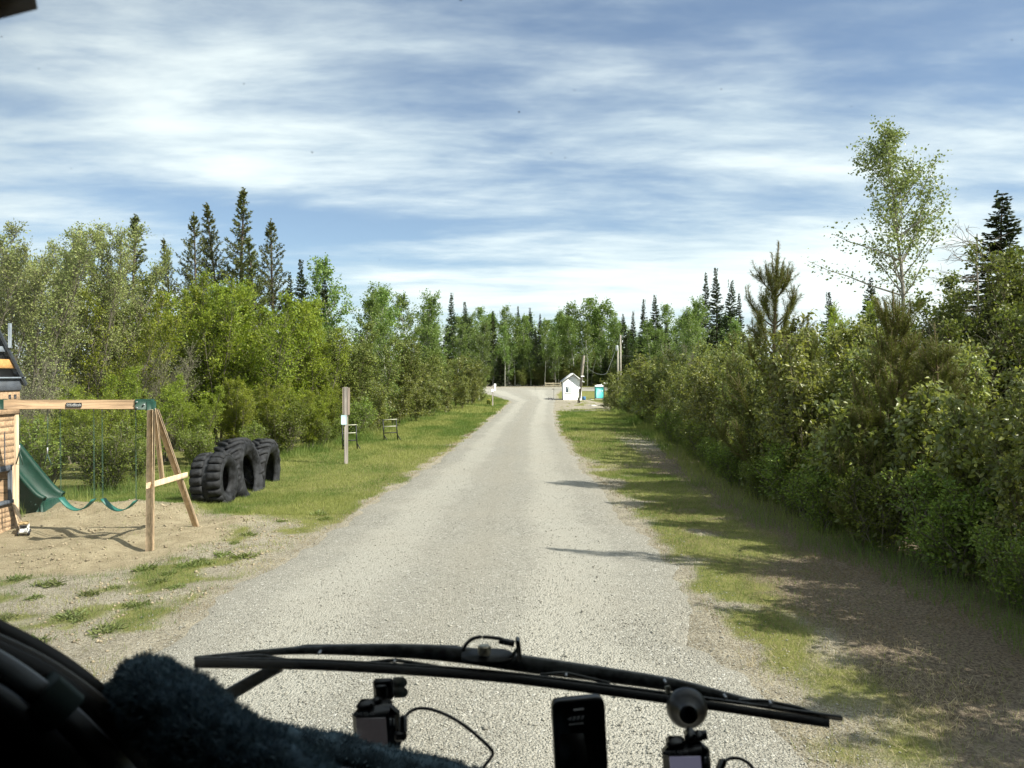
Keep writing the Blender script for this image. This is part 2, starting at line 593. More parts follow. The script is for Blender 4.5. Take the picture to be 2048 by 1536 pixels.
def gravelmat():
    m = bpy.data.materials.new('crushed_gravel'); m.use_nodes = True
    w = NT(m.node_tree)
    out = w.n('ShaderNodeOutputMaterial')
    P = w.n('ShaderNodeNewGeometry').outputs['Position']
    vo = w.n('ShaderNodeTexVoronoi', i_Vector=P, i_Scale=46.0, i_Randomness=1.0)
    vo2 = w.n('ShaderNodeTexVoronoi', i_Vector=P, i_Scale=105.0, i_Randomness=1.0)
    sx = w.n('ShaderNodeSeparateColor', i_0=vo.outputs['Color']); sx2 = w.n('ShaderNodeSeparateColor', i_0=vo2.outputs['Color'])
    big = w.noise(P, 0.35, 5.0, 0.6)
    c = w.mix(sx.outputs[0], (0.150, 0.144, 0.122), (0.41, 0.398, 0.345))
    c2 = w.mix(sx2.outputs[0], (0.120, 0.114, 0.096), (0.41, 0.395, 0.34))
    c = w.mix(0.5, c, c2)
    c = w.mix(w.ramp(sx2.outputs[1], 0.93, 0.97), c, (0.10, 0.095, 0.08))
    c = w.mix(w.ramp(sx.outputs[1], 0.95, 0.99), c, (0.45, 0.44, 0.40))
    # dusty, worn wheel tracks run along the road
    sep = w.n('ShaderNodeSeparateXYZ', i_0=P)
    wav = w.n('ShaderNodeAttribute', attribute_name='across').outputs['Fac']
    tr = w.math('COSINE', w.math('MULTIPLY', w.math('ADD', wav, w.math('MULTIPLY', w.math('SUBTRACT', big, 0.5), 0.10)), 4 * math.pi))
    c = w.mix(w.ramp(tr, 0.1, -0.95, 0.0, 0.62), c, (0.375, 0.362, 0.312))
    c = w.mix(w.ramp(tr, 0.55, 1.0, 0.0, 0.22), c, (0.24, 0.22, 0.175))
    c = w.mix(w.ramp(big, 0.35, 0.7, 0.0, 0.28), c, (0.32, 0.295, 0.24))
    bs = w.n('ShaderNodeBsdfPrincipled', i_Base_Color=c, i_Roughness=0.92)
    bs.inputs['Specular IOR Level'].default_value = 0.15
    h = w.math('ADD', w.math('MULTIPLY', vo.outputs['Distance'], -1.0), w.math('MULTIPLY', vo2.outputs['Distance'], -0.55))
    w.put(bs.inputs['Normal'], w.n('ShaderNodeBump', i_Strength=1.0, i_Distance=0.018, i_Height=h))
    w.put(out.inputs[0], bs)
    return m


GRAVEL = gravelmat()


def build_road():
    ys = np.concatenate([np.arange(-20, 4, 1.0), np.arange(4, 22, 0.12), np.arange(22, 60, 0.4), np.arange(60, 106, 1.0)])
    k = 29
    t = np.linspace(0, 1, k)
    L = roadL(ys); Rr = roadR(ys)
    amp = np.interp(ys, [0, 10, 30, 100], [0.55, 0.45, 0.35, 0.5])
    L = L + (fbm(ys * 0.7 + 5, ys * 0 + 1, 4) - 0.5) * amp * 1.6 + (fbm(ys * 4, ys * 0 + 8, 2) - 0.5) * 0.22
    Rr = Rr + (fbm(ys * 0.7 + 50, ys * 0 + 21, 4) - 0.5) * amp * 1.3 + (fbm(ys * 4, ys * 0 + 28, 2) - 0.5) * 0.22
    X = L[:, None] + (Rr - L)[:, None] * t[None, :]
    Y = np.repeat(ys[:, None], k, 1)
    crown = 0.05 * (1 - (2 * t - 1) ** 2)
    rut = -0.012 * np.exp(-((np.abs(t - 0.5) - 0.25) / 0.06) ** 2)
    Z = zg(X, Y) + 0.006 + crown[None, :] + rut[None, :]
    Z[:, 0] -= 0.03; Z[:, -1] -= 0.03
    n = len(ys)
    i = np.arange(n - 1)[:, None] * k + np.arange(k - 1)[None, :]
    Q = np.stack([i, i + 1, i + k + 1, i + k], -1).reshape(-1, 4)
    b = Buf(); b.add(np.stack([X, Y, Z], -1).reshape(-1, 3), quads=Q)
    me = b.mesh('gravel_road', GRAVEL, True)
    a = me.attributes.new('across', 'FLOAT', 'POINT'); a.data.foreach_set('value', np.tile(t, n).astype(np.float32))
    tag(link('gravel_road', me), kind='structure')
    # the lane that crosses behind, below the trees
    xs = np.concatenate([np.arange(-90, 60, 1.0)])
    k = 9; t = np.linspace(0, 1, k)
    y0 = 105 + (fbm(xs * 0.3, xs * 0 + 3) - 0.5) * 1.5 ; y1 = 113.5 + (fbm(xs * 0.3, xs * 0 + 13) - 0.5) * 1.5
    Y = y0[:, None] + (y1 - y0)[:, None] * t; X = np.repeat(xs[:, None], k, 1)
    Z = zg(X, Y) + 0.03
    i = np.arange(len(xs) - 1)[:, None] * k + np.arange(k - 1)[None, :]
    Q = np.stack([i, i + k, i + k + 1, i + 1], -1).reshape(-1, 4)
    b = Buf(); b.add(np.stack([X, Y, Z], -1).reshape(-1, 3), quads=Q)
    tag(obj('gravel_lane', b, GRAVEL, None, True), kind='structure')


build_ground()
build_road()

OCT = np.array([(1, 0, 0), (-1, 0, 0), (0, 1, 0), (0, -1, 0), (0, 0, 1), (0, 0, -1)], float)
OCTF = np.array([(0, 2, 4), (2, 1, 4), (1, 3, 4), (3, 0, 4), (2, 0, 5), (1, 2, 5), (3, 1, 5), (0, 3, 5)])


def build_stones():
    N = 64000
    d = 4.3 + (rng.random(N) ** 2.3) * 34.0
    x = roadL(d) - 0.9 + (roadR(d) - roadL(d) + 1.6) * rng.random(N)
    off = inroad(x, d)
    keep = rng.random(N) < np.where(off > 0, 1.0, np.clip(1 + off * 1.3, 0.05, 1))
    x = x[keep]; d = d[keep]; n = len(x)
    s = (0.0042 + 0.0075 * rng.random(n) ** 2.4) * np.clip(1.25 - d / 60, 0.6, 1.1)
    s[rng.random(n) < 0.012] *= 1.9
    t = (x - roadL(d)) / (roadR(d) - roadL(d))
    z = zg(x, d) + np.where((t > 0) & (t < 1), 0.006 + 0.05 * (1 - (2 * t - 1) ** 2), 0.0) + s * 0.25
    V = OCT[None] * (s[:, None, None] * (0.65 + 0.7 * rng.random((n, 6, 1))))
    V[:, :, 2] *= 0.5
    a = rng.random(n) * 6.28
    ca, sa = np.cos(a)[:, None], np.sin(a)[:, None]
    X = V[:, :, 0] * ca - V[:, :, 1] * sa; Y = V[:, :, 0] * sa + V[:, :, 1] * ca
    V = np.stack([X + x[:, None], Y + d[:, None], V[:, :, 2] + z[:, None]], -1)
    F = (OCTF[None] + (np.arange(n) * 6)[:, None, None]).reshape(-1, 3)
    b = Buf(); b.add(V.reshape(-1, 3), tris=F, rnd=np.repeat(rng.random(n), 6))
    m = bpy.data.materials.new('stone_chips'); m.use_nodes = True
    w = NT(m.node_tree); out = w.n('ShaderNodeOutputMaterial')
    r = w.n('ShaderNodeAttribute', attribute_name='rnd').outputs['Fac']
    cr = w.n('ShaderNodeValToRGB', i_0=r)
    e = cr.color_ramp.elements
    e[0].color = (0.15, 0.14, 0.118, 1); e[1].color = (0.38, 0.37, 0.325, 1)
    x1 = cr.color_ramp.elements.new(0.35); x1.color = (0.26, 0.25, 0.21, 1)
    x2 = cr.color_ramp.elements.new(0.8); x2.color = (0.35, 0.335, 0.285, 1)
    bs = w.n('ShaderNodeBsdfPrincipled', i_Base_Color=cr.outputs[0], i_Roughness=0.85); bs.inputs['Specular IOR Level'].default_value = 0.25
    w.put(out.inputs[0], bs)
    tag(obj('loose_gravel', b, m, None, False, True), 'loose pale stone chips strewn over the gravel road', 'gravel', kind='stuff')


build_stones()


def build_clods():
    N = 9000
    x = -10.5 + 7.6 * rng.random(N); y = 6.0 + 9.0 * rng.random(N)
    k = (rng.random(N) < 0.15 + 0.85 * smooth(0.45, 0.6, fbm(x * 1.4 + 3, y * 1.4, 3))) & (inroad(x, y) < -0.3) & (lawnw(x, y) < 0.6)
    x = x[k]; y = y[k]; n = len(x)
    s = 0.008 + 0.022 * rng.random(n) ** 2.5
    V = OCT[None] * (s[:, None, None] * (0.6 + 0.8 * rng.random((n, 6, 1)))); V[:, :, 2] *= 0.65
    V = V + np.stack([x, y, zg(x, y) + s * 0.2], -1)[:, None]
    F = (OCTF[None] + (np.arange(n) * 6)[:, None, None]).reshape(-1, 3)
    b = Buf(); b.add(V.reshape(-1, 3), tris=F)
    tag(obj('soil_clods', b, pmat('dry_clod', (0.30, 0.25, 0.17), 0.95, 0.1, var=0.3, scale=4.0)), 'small dry clods and pebbles on the sandy soil', 'soil', kind='stuff')


build_clods()


# ------------------------------------------------------------------ grass
def blades(b, x, y, z, h, wd, lean=0.5, r=None):
    n = len(x)
    r = np.clip(0.45 * rng.random(n) + 0.9 * smooth(0.3, 0.7, fbm(x * 0.8, y * 0.5 + 4, 4)) - 0.15, 0, 1)
    a = rng.random(n) * 6.283; l = rng.random(n) * lean * h; la = rng.random(n) * 6.283
    dx = np.cos(a) * wd / 2; dy = np.sin(a) * wd / 2
    V = np.empty((n, 3, 3))
    V[:, 0] = np.stack([x - dx, y - dy, z - 0.01], -1); V[:, 1] = np.stack([x + dx, y + dy, z - 0.01], -1)
    V[:, 2] = np.stack([x + l * np.cos(la), y + l * np.sin(la), z + h], -1)
    b.add(V.reshape(-1, 3), tris=np.arange(n * 3).reshape(-1, 3), rnd=np.repeat(rng.random(n) if r is None else r, 3))


GRASS = leafmat('grass_blade', (0.085, 0.140, 0.028), (0.270, 0.275, 0.085), 0.6, 0.2, 0.3, (0.3, 0.42, 0.05), objvar=0.0)
DRY = leafmat('dry_grass', (0.17, 0.125, 0.07), (0.38, 0.33, 0.20), 0.75, 0.1, 0.2, (0.4, 0.34, 0.18), objvar=0.0)
HEDGE_L = (np.array([0, 9, 17.2, 23, 30, 38, 60, 85, 105]), np.array([-10.5, -10.0, -8.4, -6.7, -6.0, -6.2, -5.1, -4.6, -6]))
HEDGE_R = (np.array([0, 5, 9, 11.4, 14.5, 21, 38, 55, 80, 105]), np.array([5.1, 5.0, 4.95, 4.65, 4.6, 5.0, 6.6, 7.7, 14, 16]))


def build_grass():
    b = Buf()
    def patch(N, x0, x1, y0, y1, pw, hs, ws, thr=0.04):
        y = y0 + (y1 - y0) * rng.random(N) ** pw
        x = x0 + (x1 - x0) * rng.random(N)
        g = lawnw(x, y) * (inroad(x, y) < 0.12)
        hl = np.interp(y, *HEDGE_L); hr = np.interp(y, *HEDGE_R)
        g = g * (x > hl - 1.2) * (x < hr + 1.2)
        g = np.maximum(g, 0.30 * smooth(0.38, 0.66, fbm(x * 2.3 + 21, y * 2.3, 3)) * (x < -3.2) * (y < 14) * (1 - sandw(x, y)) * (inroad(x, y) < -0.1))
        k = rng.random(N) < g
        x = x[k]; y = y[k]
        sc = np.clip(y / 16.0, 0.75, 3.2)
        h = hs * (0.5 + rng.random(len(x))) * np.clip(y / 22.0, 0.85, 1.5)
        blades(b, x, y, zg(x, y), h, ws * sc, 0.9)
    patch(150000, -10.5, -2.0, 4.5, 16, 1.0, 0.060, 0.0070)
    patch(230000, -10, -0.5, 13.5, 45, 1.5, 0.055, 0.008)
    patch(50000, -8, -0.3, 45, 105, 1.3, 0.07, 0.012)
    patch(95000, 1.9, 6.5, 3.5, 20, 1.0, 0.062, 0.006)
    patch(90000, 1.9, 8.5, 18, 56, 1.4, 0.055, 0.008)
    tag(obj('lawn_grass', b, GRASS, None, False, True), 'short mown grass beside the gravel road', 'grass', kind='stuff')
    # longer uncut grass along the feet of both hedgerows
    b = Buf()
    for hx, s, y1, n in ((HEDGE_L, -1, 100, 30000), (HEDGE_R, 1, 60, 17000)):
        y = 4.0 + (y1 - 4) * rng.random(n) ** 1.7
        x = np.interp(y, *hx) + s * (rng.random(n) * 1.3 - 0.45 + (fbm(y * 1.3, y * 0 + 2) - 0.5) * 0.8)
        h = (0.12 + 0.30 * rng.random(n) ** 2) * (0.6 + 0.8 * fbm(x * 2, y * 2))
        blades(b, x, y, zg(x, y), h, 0.008 * np.clip(y / 13, 0.8, 3), 0.7)
    tag(obj('verge_grass', b, GRASS, None, False, True), 'long uncut grass along the feet of the bushes', 'grass', kind='stuff')
    b = Buf()
    N = 60000
    y = 3.8 + 34 * rng.random(N) ** 1.5
    side = rng.random(N) < 0.72
    xr = roadR(y) + 0.1 + rng.random(N) ** 1.2 * 3.4
    xl = roadL(y) - 0.05 - rng.random(N) ** 2 * 2.0
    x = np.where(side, xr, xl)
    k = rng.random(N) < smooth(0.36, 0.58, fbm(x * 1.2 + 7, y * 1.2)) * (1 - sandw(x, y))
    x = x[k]; y = y[k]
    blades(b, x, y, zg(x, y), 0.018 + 0.03 * rng.random(len(x)), 0.008 * np.clip(y / 12, 0.8, 3), 2.6)
    N = 42000
    y = 3.6 + 12 * rng.random(N) ** 1.1; x = 2.6 + 3.2 * rng.random(N)
    k = rng.random(N) < 0.25 + 0.75 * smooth(0.40, 0.62, fbm(x * 1.7 + 9, y * 1.7, 3)); x = x[k]; y = y[k]
    blades(b, x, y, zg(x, y), 0.012 + 0.045 * rng.random(len(x)) ** 2, 0.007, 3.2)
    tag(obj('dry_grass_litter', b, DRY, None, False, True), 'dead straw and leaf litter on the road verges', 'litter', kind='stuff')


build_grass()

# ------------------------------------------------------------------ plants

def unit(v):
    return v / (np.linalg.norm(v, axis=-1, keepdims=True) + 1e-9)


def leaves(b, P, D, N, L, W, r, hexa=False, fold=0.18):
    """leaf blades: base P, axis D, face normal N"""
    D = unit(D); S = unit(np.cross(D, N)); U = np.cross(S, D)
    n = len(P); L = np.broadcast_to(L, (n,))[:, None]; W = np.broadcast_to(W, (n,))[:, None]
    if hexa:
        V = np.stack([P, P + D * L * 0.28 + S * W * 0.5 + U * W * fold, P + D * L * 0.62 + S * W * 0.38 + U * W * fold * 0.7 - U * L * 0.03,
                      P + D * L - U * L * 0.10, P + D * L * 0.62 - S * W * 0.38 + U * W * fold * 0.7 - U * L * 0.03, P + D * L * 0.28 - S * W * 0.5 + U * W * fold], 1)
        o = (np.arange(n) * 6)[:, None]
        Q = np.concatenate([o + np.array([[0, 1, 2, 3]]), o + np.array([[0, 3, 4, 5]])])
        b.add(V.reshape(-1, 3), quads=Q, rnd=np.repeat(r, 6))
    else:
        V = np.stack([P, P + D * L * 0.45 + S * W * 0.5 + U * W * fold, P + D * L, P + D * L * 0.45 - S * W * 0.5 + U * W * fold], 1)
        o = (np.arange(n) * 4)[:, None]
        T = np.concatenate([o + np.array([[0, 1, 2]]), o + np.array([[0, 2, 3]])])
        b.add(V.reshape(-1, 3), tris=T, rnd=np.repeat(r, 4))


def path(g, p, d, L, n, wob, up):
    """wobbling stem: start p, direction d, length L"""
    pts = [np.array(p, float)]; d = unit(np.array(d, float))
    for i in range(n):
        d = unit(d + g.normal(0, wob, 3) + np.array([0, 0, up]))
        pts.append(pts[-1] + d * L / n)
    return np.array(pts)


def along(pts, t):
    s = t * (len(pts) - 1); i = min(int(s), len(pts) - 2); f = s - i
    return pts[i] * (1 - f) + pts[i + 1] * f, unit(pts[i + 1] - pts[i])


def broadleaf(seed, H, stems=1, spread=0.1, t0=0.25, nb=26, blen=0.3, bang=0.8, shape=None, ntw=7, tlen=0.5, nl=9, leaf=(0.06, 0.035),
              droop=0.3, trunk_r=0.05, hexa=False, up=0.05, wob=0.12, scatter=0.10, lean=(0, 0), sides=5, raw=False, extra=None, clump=False, bend=0.0):
    """returns (wood, crown, height): multi-stemmed shrub or tree, H metres tall"""
    g = np.random.default_rng(seed)
    wood = Buf(); P = []; D = []
    shape = shape or (lambda t: math.sin(math.pi * (0.12 + 0.88 * t) ** 0.8) * 0.9 + 0.12)
    for s in range(stems):
        az = g.random() * 6.283 if stems > 1 else 0
        sp = spread * (0.4 + 0.9 * g.random()) if stems > 1 else 0
        d = np.array([math.cos(az) * sp + lean[0], math.sin(az) * sp + lean[1], 1.0])
        h = H * (0.72 + 0.28 * g.random()) if stems > 1 and s else H
        st = path(g, (math.cos(az) * 0.12 * (stems > 1), math.sin(az) * 0.12 * (stems > 1), -0.1), d, h * 1.02, 10, wob * 0.45, 0.02)
        if bend:
            q = np.linspace(0, 1, 11) ** 2.2
            st[:, 0] += bend * q
        r0 = trunk_r * (1.0 if stems == 1 else 0.75)
        wood.tube(st, np.linspace(r0, r0 * 0.12, 11), sides, False)
        for k in range(nb):
            t = t0 + (1 - t0) * ((k + g.random()) / nb)
            p, sd = along(st, min(t, 0.995))
            tt = (t - t0) / (1 - t0)
            L = H * blen * shape(tt) * (0.65 + 0.6 * g.random())
            a = g.random() * 6.283
            el = bang * (0.75 + 0.5 * g.random())
            bd = np.array([math.cos(a) * math.sin(el), math.sin(a) * math.sin(el), math.cos(el)])
            br = path(g, p, bd, L, 5, wob, up)
            wood.tube(br, np.linspace(r0 * 0.32 * (1.1 - 0.7 * t), 0.003, 6), 4 if r0 > 0.04 else 3, False)
            for j in range(ntw):
                u = 0.2 + 0.8 * (j + g.random()) / ntw
                q, qd = along(br, min(u, 0.99))
                td = unit(qd + g.normal(0, 0.65, 3) + np.array([0, 0, 0.12]))
                l = tlen * (0.5 + 0.8 * g.random()) * (0.55 + 0.45 * shape(tt))
                tw = path(g, q, td, l, 3, wob * 1.3, up - droop * 0.06)
                if not clump:
                    wood.tube(tw, np.linspace(0.006, 0.002, 4) * max(1.0, H / 9.0), 3, False)
                m = max(2, int(nl * (0.6 + 0.8 * g.random())))
                f = 0.15 + 0.85 * (np.arange(m) + g.random(m)) / m
                f = np.minimum(f, 0.999) * 3; i = f.astype(int); f = (f - i)[:, None]
                pp = tw[i] * (1 - f) + tw[i + 1] * f
                dd = unit(tw[i + 1] - tw[i])
                P.append(pp + g.normal(0, scatter, (m, 3))); D.append(dd)
    if extra:
        for br, m, sc in extra(g):
            wood.tube(br, np.linspace(trunk_r * 0.3, 0.006, len(br)), 5, False)
            f = np.minimum(0.25 + 0.75 * g.random(m), 0.999) * (len(br) - 1); i = f.astype(int); f = (f - i)[:, None]
            P.append(br[i] * (1 - f) + br[i + 1] * f + g.normal(0, sc, (m, 3))); D.append(unit(br[i + 1] - br[i]))
    P = np.concatenate(P); D = np.concatenate(D); n = len(P)
    k = P[:, 2] > 0.05; P = P[k]; D = D[k]; n = len(P)
    D = unit(D * 0.7 + g.normal(0, 0.55, (n, 3)) + np.array([0, 0, -droop]))
    N = unit(g.normal(0, 0.6, (n, 3)) + np.array([0, 0, 0.55]))
    sz = 0.65 + 0.6 * g.random(n)
    r = g.random(n)
    if raw:
        return wood, (P, D, N, leaf[0] * sz, leaf[1] * sz, r), H
    crown = Buf()
    leaves(crown, P, D, N, leaf[0] * sz, leaf[1] * sz, r, hexa)
    return wood, crown, H


def spruce(seed, H, base=0.16, sp=0.30, nbr=8, droop=0.35, bare=0.03, dens=1.25, nd=(0.36, 0.115)):
    g = np.random.default_rng(seed); wood = Buf(); P = []; D = []; N = []; LL = []
    st = path(g, (0, 0, -0.1), (0, 0, 1), H + 0.1, 9, 0.012, 0.02)
    wood.tube(st, np.linspace(H * 0.0125, 0.008, 10), 6, False)
    z = H * bare
    while z < H * 0.985:
        t = z / H
        for q in range(nbr):
            a = g.random() * 6.283
            L = H * base * ((1 - t) ** 0.9) * (0.6 + 0.55 * g.random()) + 0.05
            zz = z + g.random() * sp
            p, _ = along(st, min(zz / H, 0.995))
            dz = 0.25 * t - droop * (1 - t)
            br = path(g, p, (math.cos(a), math.sin(a), dz), L, 4, 0.06, 0.035)
            wood.tube(br, np.linspace(0.012 * (1.2 - t), 0.004, 5), 3, False)
            m = max(3, int(L / 0.16 * dens * 2))
            f = np.minimum(0.12 + 0.88 * (np.arange(m) + g.random(m)) / m, 0.999) * 4
            i = f.astype(int); f = (f - i)[:, None]
            pp = br[i] * (1 - f) + br[i + 1] * f; dd = unit(br[i + 1] - br[i])
            side = np.cross(dd, (0, 0, 1)) * np.where(np.arange(m) % 2, 1, -1)[:, None]
            d2 = unit(dd * 0.8 + side * (0.9 - 0.5 * f) + g.normal(0, 0.18, (m, 3)) + np.array([0, 0, -0.18 + 0.3 * t]))
            P.append(pp); D.append(d2); N.append(unit(g.normal(0, 0.5, (m, 3)) + np.array([0, 0, 1.0]))); LL.append(np.full(m, min(1.0, 0.22 + L * 0.55)))
            P.append(pp); D.append(unit(d2 + np.array([0, 0, -0.35]))); N.append(unit(g.normal(0, 1, (m, 3)))); LL.append(np.full(m, min(0.7, 0.2 + L * 0.4)))
        z += sp * (0.75 + 0.4 * g.random()) * (1.0 - 0.45 * t)
    m = 22
    P.append(np.stack([g.normal(0, .01, m), g.normal(0, .01, m), H - 0.9 * g.random(m)], -1)); D.append(unit(g.normal(0, 0.35, (m, 3)) + np.array([0, 0, 0.9])))
    N.append(unit(g.normal(0, 1, (m, 3)))); LL.append(np.full(m, 0.4))
    P = np.concatenate(P); D = np.concatenate(D); N = np.concatenate(N); LL = np.concatenate(LL); n = len(P)
    c = Buf(); leaves(c, P, D, N, nd[0] * LL * (0.7 + 0.6 * g.random(n)), nd[1] * (0.7 + 0.6 * g.random(n)), g.random(n), False, 0.1)
    return wood, c, H


def tall_pine(seed, H, base=0.17, t0=0.12):
    """older lodgepole: upswept limbs ending in bottlebrush shoots"""
    g = np.random.default_rng(seed); wood = Buf(); P = []; D = []; S = []
    st = path(g, (0, 0, -0.1), (0, 0, 1), H + 0.1, 10, 0.02, 0.02)
    wood.tube(st, np.linspace(H * 0.012, 0.012, 11), 6, False)
    z = H * t0
    while z < H * 0.98:
        t = z / H
        for q in range(6 + int(g.random() * 2)):
            a = g.random() * 6.283
            L = H * base * (1 - t) ** 0.95 * (0.55 + 0.6 * g.random()) + 0.05
            p, _ = along(st, min(t + 0.01 * g.random(), 0.99))
            br = path(g, p, (math.cos(a), math.sin(a), 0.05 + 0.75 * t), L, 5, 0.08, 0.11)
            wood.tube(br, np.linspace(0.022 * (1.15 - t), 0.006, 6), 3, False)
            m = max(4, int(L * 9))
            for j in range(m):
                u = 0.25 + 0.75 * (j + g.random()) / m
                pp, dd = along(br, min(u, 0.99))
                d2 = unit(dd * 0.9 + g.normal(0, 0.4, 3) + np.array([0, 0, 0.6]))
                P.append(pp); D.append(d2); S.append((0.20 + 0.16 * g.random()) * (1.1 - 0.75 * t))
        z += 0.36 * (0.7 + 0.6 * g.random()) * (1 - 0.3 * t)
    for q in range(14):
        P.append(np.array([st[-1][0], st[-1][1], H - 0.08 * q])); D.append(unit(np.array([g.normal(0, .25), g.normal(0, .25), 1.0]))); S.append(0.10 + 0.006 * q)
    P = np.array(P); D = np.array(D); S = np.array(S)
    c = Buf(); k = 9
    n = len(P)
    f = g.random((n, k)) * 0.9
    PP = P[:, None] + D[:, None] * (S[:, None] * f)[..., None]
    DD = unit(D[:, None] * 0.75 + g.normal(0, 0.62, (n, k, 3)))
    PP = PP.reshape(-1, 3); DD = DD.reshape(-1, 3); m = len(PP)
    leaves(c, PP, DD, unit(g.normal(0, 1, (m, 3))), 0.15 * (0.7 + 0.6 * g.random(m)) * np.clip(1.15 - 0.6 * PP[:, 2] / H, 0.4, 1), 0.040, np.repeat(g.random(n), k) * 0.6 + 0.4 * g.random(m), False, 0.05)
    return wood, c, H


def young_pine(seed, H, wid=0.34):
    """young lodgepole with whorls of upcurved shoots and long candles"""
    g = np.random.default_rng(seed); wood = Buf(); P = []; D = []; NL = []
    st = path(g, (0, 0, -0.05), (0, 0, 1), H, 10, 0.012, 0.03)
    wood.tube(st, np.linspace(0.05, 0.010, 11), 6, False)
    def furnish(pts, m, s):
        f = np.minimum(0.04 + 0.96 * g.random(m), 0.999) * (len(pts) - 1); i = f.astype(int); f = (f - i)[:, None]
        pp = pts[i] * (1 - f) + pts[i + 1] * f; dd = unit(pts[i + 1] - pts[i])
        P.append(pp); D.append(unit(dd * 0.65 + g.normal(0, 0.55, (m, 3)))); NL.append(np.full(m, s))
    z = 0.12 * H
    lev = list(np.cumsum([0.10 * H] + [H * 0.115] * 6))
    for zi, z in enumerate(lev):
        t = z / H
        if t > 0.83: break
        for q in range(6 + int(g.random() * 2)):
            a = 6.283 * (q + g.random() * 0.7) / 6.5
            L = H * wid * (1 - t) ** 0.75 * (0.7 + 0.45 * g.random())
            p, _ = along(st, t + 0.012 * g.normal())
            br = path(g, p, (math.cos(a), math.sin(a), 0.25 + 0.5 * t), L, 6, 0.06, 0.14 + 0.10 * t)
            wood.tube(br, np.linspace(0.016, 0.005, 7), 4, False)
            furnish(br[1:], int(330 * L / 0.8), 1.0)
            for j in range(int(5 + 9 * L)):
                u = 0.3 + 0.65 * g.random(); pp, dd = along(br, u)
                sd = unit(dd + g.normal(0, 0.5, 3) + np.array([0, 0, 0.35]))
                tw = path(g, pp, sd, 0.18 + 0.22 * g.random(), 3, 0.07, 0.16)
                wood.tube(tw, np.linspace(0.007, 0.004, 4), 3, False)
                furnish(tw, 80, 1.0)
            tip = path(g, br[-1], unit(br[-1] - br[-2]) * 0.4 + np.array([0, 0, 0.9]), 0.16 + 0.14 * g.random(), 3, 0.03, 0.2)
            wood.tube(tip, np.linspace(0.008, 0.005, 4), 4, False)
            furnish(tip, 70, 0.5)
    furnish(st[5:9], 900, 1.0)
    furnish(st[8:], 520, 0.7)
    for q in range(4):   # upright candles round the leader
        a = g.random() * 6.283; p, _ = along(st, 0.80 + 0.05 * g.random())
        tip = path(g, p, (0.35 * math.cos(a), 0.35 * math.sin(a), 1.0), H * (0.08 + 0.07 * g.random()), 4, 0.02, 0.1)
        wood.tube(tip, np.linspace(0.010, 0.006, 5), 4, False); furnish(tip, 240, 0.7)
    P = np.concatenate(P); D = np.concatenate(D); NL = np.concatenate(NL); n = len(P)
    c = Buf(); leaves(c, P, D, unit(g.normal(0, 1, (n, 3))), 0.085 * NL * (0.7 + 0.5 * g.random(n)), 0.0055, g.random(n), False, 0.0)
    return wood, c, H

BARK_GREY = barkmat('willow_bark', (0.20, 0.175, 0.135))
BARK_TWIG = barkmat('twig_bark', (0.19, 0.17, 0.13))
BARK_PALE = barkmat('aspen_bark', (0.52, 0.51, 0.43), (0.07, 0.06, 0.05))
BARK_DARK = barkmat('conifer_bark', (0.12, 0.095, 0.075))
BARK_GREEN = barkmat('sapling_bark', (0.17, 0.15, 0.09))
LF_CATKIN = leafmat('catkin_willow_leaf', (0.160, 0.215, 0.055), (0.37, 0.41, 0.155), 0.6, 0.25, 0.32, (0.36, 0.40, 0.12))
LF_WILLOW = leafmat('willow_leaf', (0.105, 0.160, 0.016), (0.310, 0.355, 0.038), 0.5, 0.3, 0.40, (0.34, 0.42, 0.03), objvar=0.14)
LF_SHRUB = leafmat('shrub_leaf', (0.081, 0.128, 0.024), (0.209, 0.263, 0.047), 0.5, 0.3, 0.36, (0.30, 0.38, 0.04))
LF_POPLAR = leafmat('poplar_leaf', (0.070, 0.105, 0.020), (0.270, 0.290, 0.050), 0.38, 0.42, 0.36, (0.34, 0.38, 0.03), back=(0.20, 0.225, 0.105), objvar=0.12)
LF_POPLAR_ONE = leafmat('poplar_leaf_single', (0.070, 0.105, 0.020), (0.270, 0.290, 0.050), 0.38, 0.42, 0.36, (0.34, 0.38, 0.03), per='object', back=(0.20, 0.225, 0.105))
LF_DARKBUSH = leafmat('alder_leaf', (0.070, 0.103, 0.023), (0.205, 0.226, 0.046), 0.45, 0.35, 0.28, (0.22, 0.28, 0.03))
LF_ASPEN = leafmat('aspen_leaf', (0.075, 0.130, 0.028), (0.205, 0.270, 0.065), 0.45, 0.35, 0.36, (0.26, 0.40, 0.06), objvar=0.3)
LF_LONE = leafmat('lone_aspen_leaf', (0.095, 0.125, 0.035), (0.24, 0.26, 0.09), 0.4, 0.45, 0.32, (0.28, 0.36, 0.08))
LF_SPRUCE = leafmat('spruce_needle', (0.024, 0.040, 0.017), (0.075, 0.100, 0.038), 0.6, 0.25, 0.10, (0.08, 0.12, 0.03), objvar=0.3)
LF_PINE = leafmat('pine_needle', (0.050, 0.066, 0.018), (0.150, 0.165, 0.045), 0.55, 0.3, 0.14, (0.16, 0.18, 0.03), objvar=0.15)
LF_YPINE = leafmat('young_pine_needle', (0.062, 0.086, 0.014), (0.169, 0.188, 0.035), 0.5, 0.3, 0.20, (0.22, 0.24, 0.02), objvar=0.1)
LF_GREYTWIG = leafmat('budding_twig', (0.15, 0.16, 0.085), (0.27, 0.28, 0.14), 0.7, 0.15, 0.15, (0.25, 0.26, 0.12))


def proto(parts, bark, leafm, name):
    w, c, H = parts
    return dict(w=w.mesh(name + '_wood', bark, True), c=c.mesh(name + '_crown', leafm, False, True), H=H)


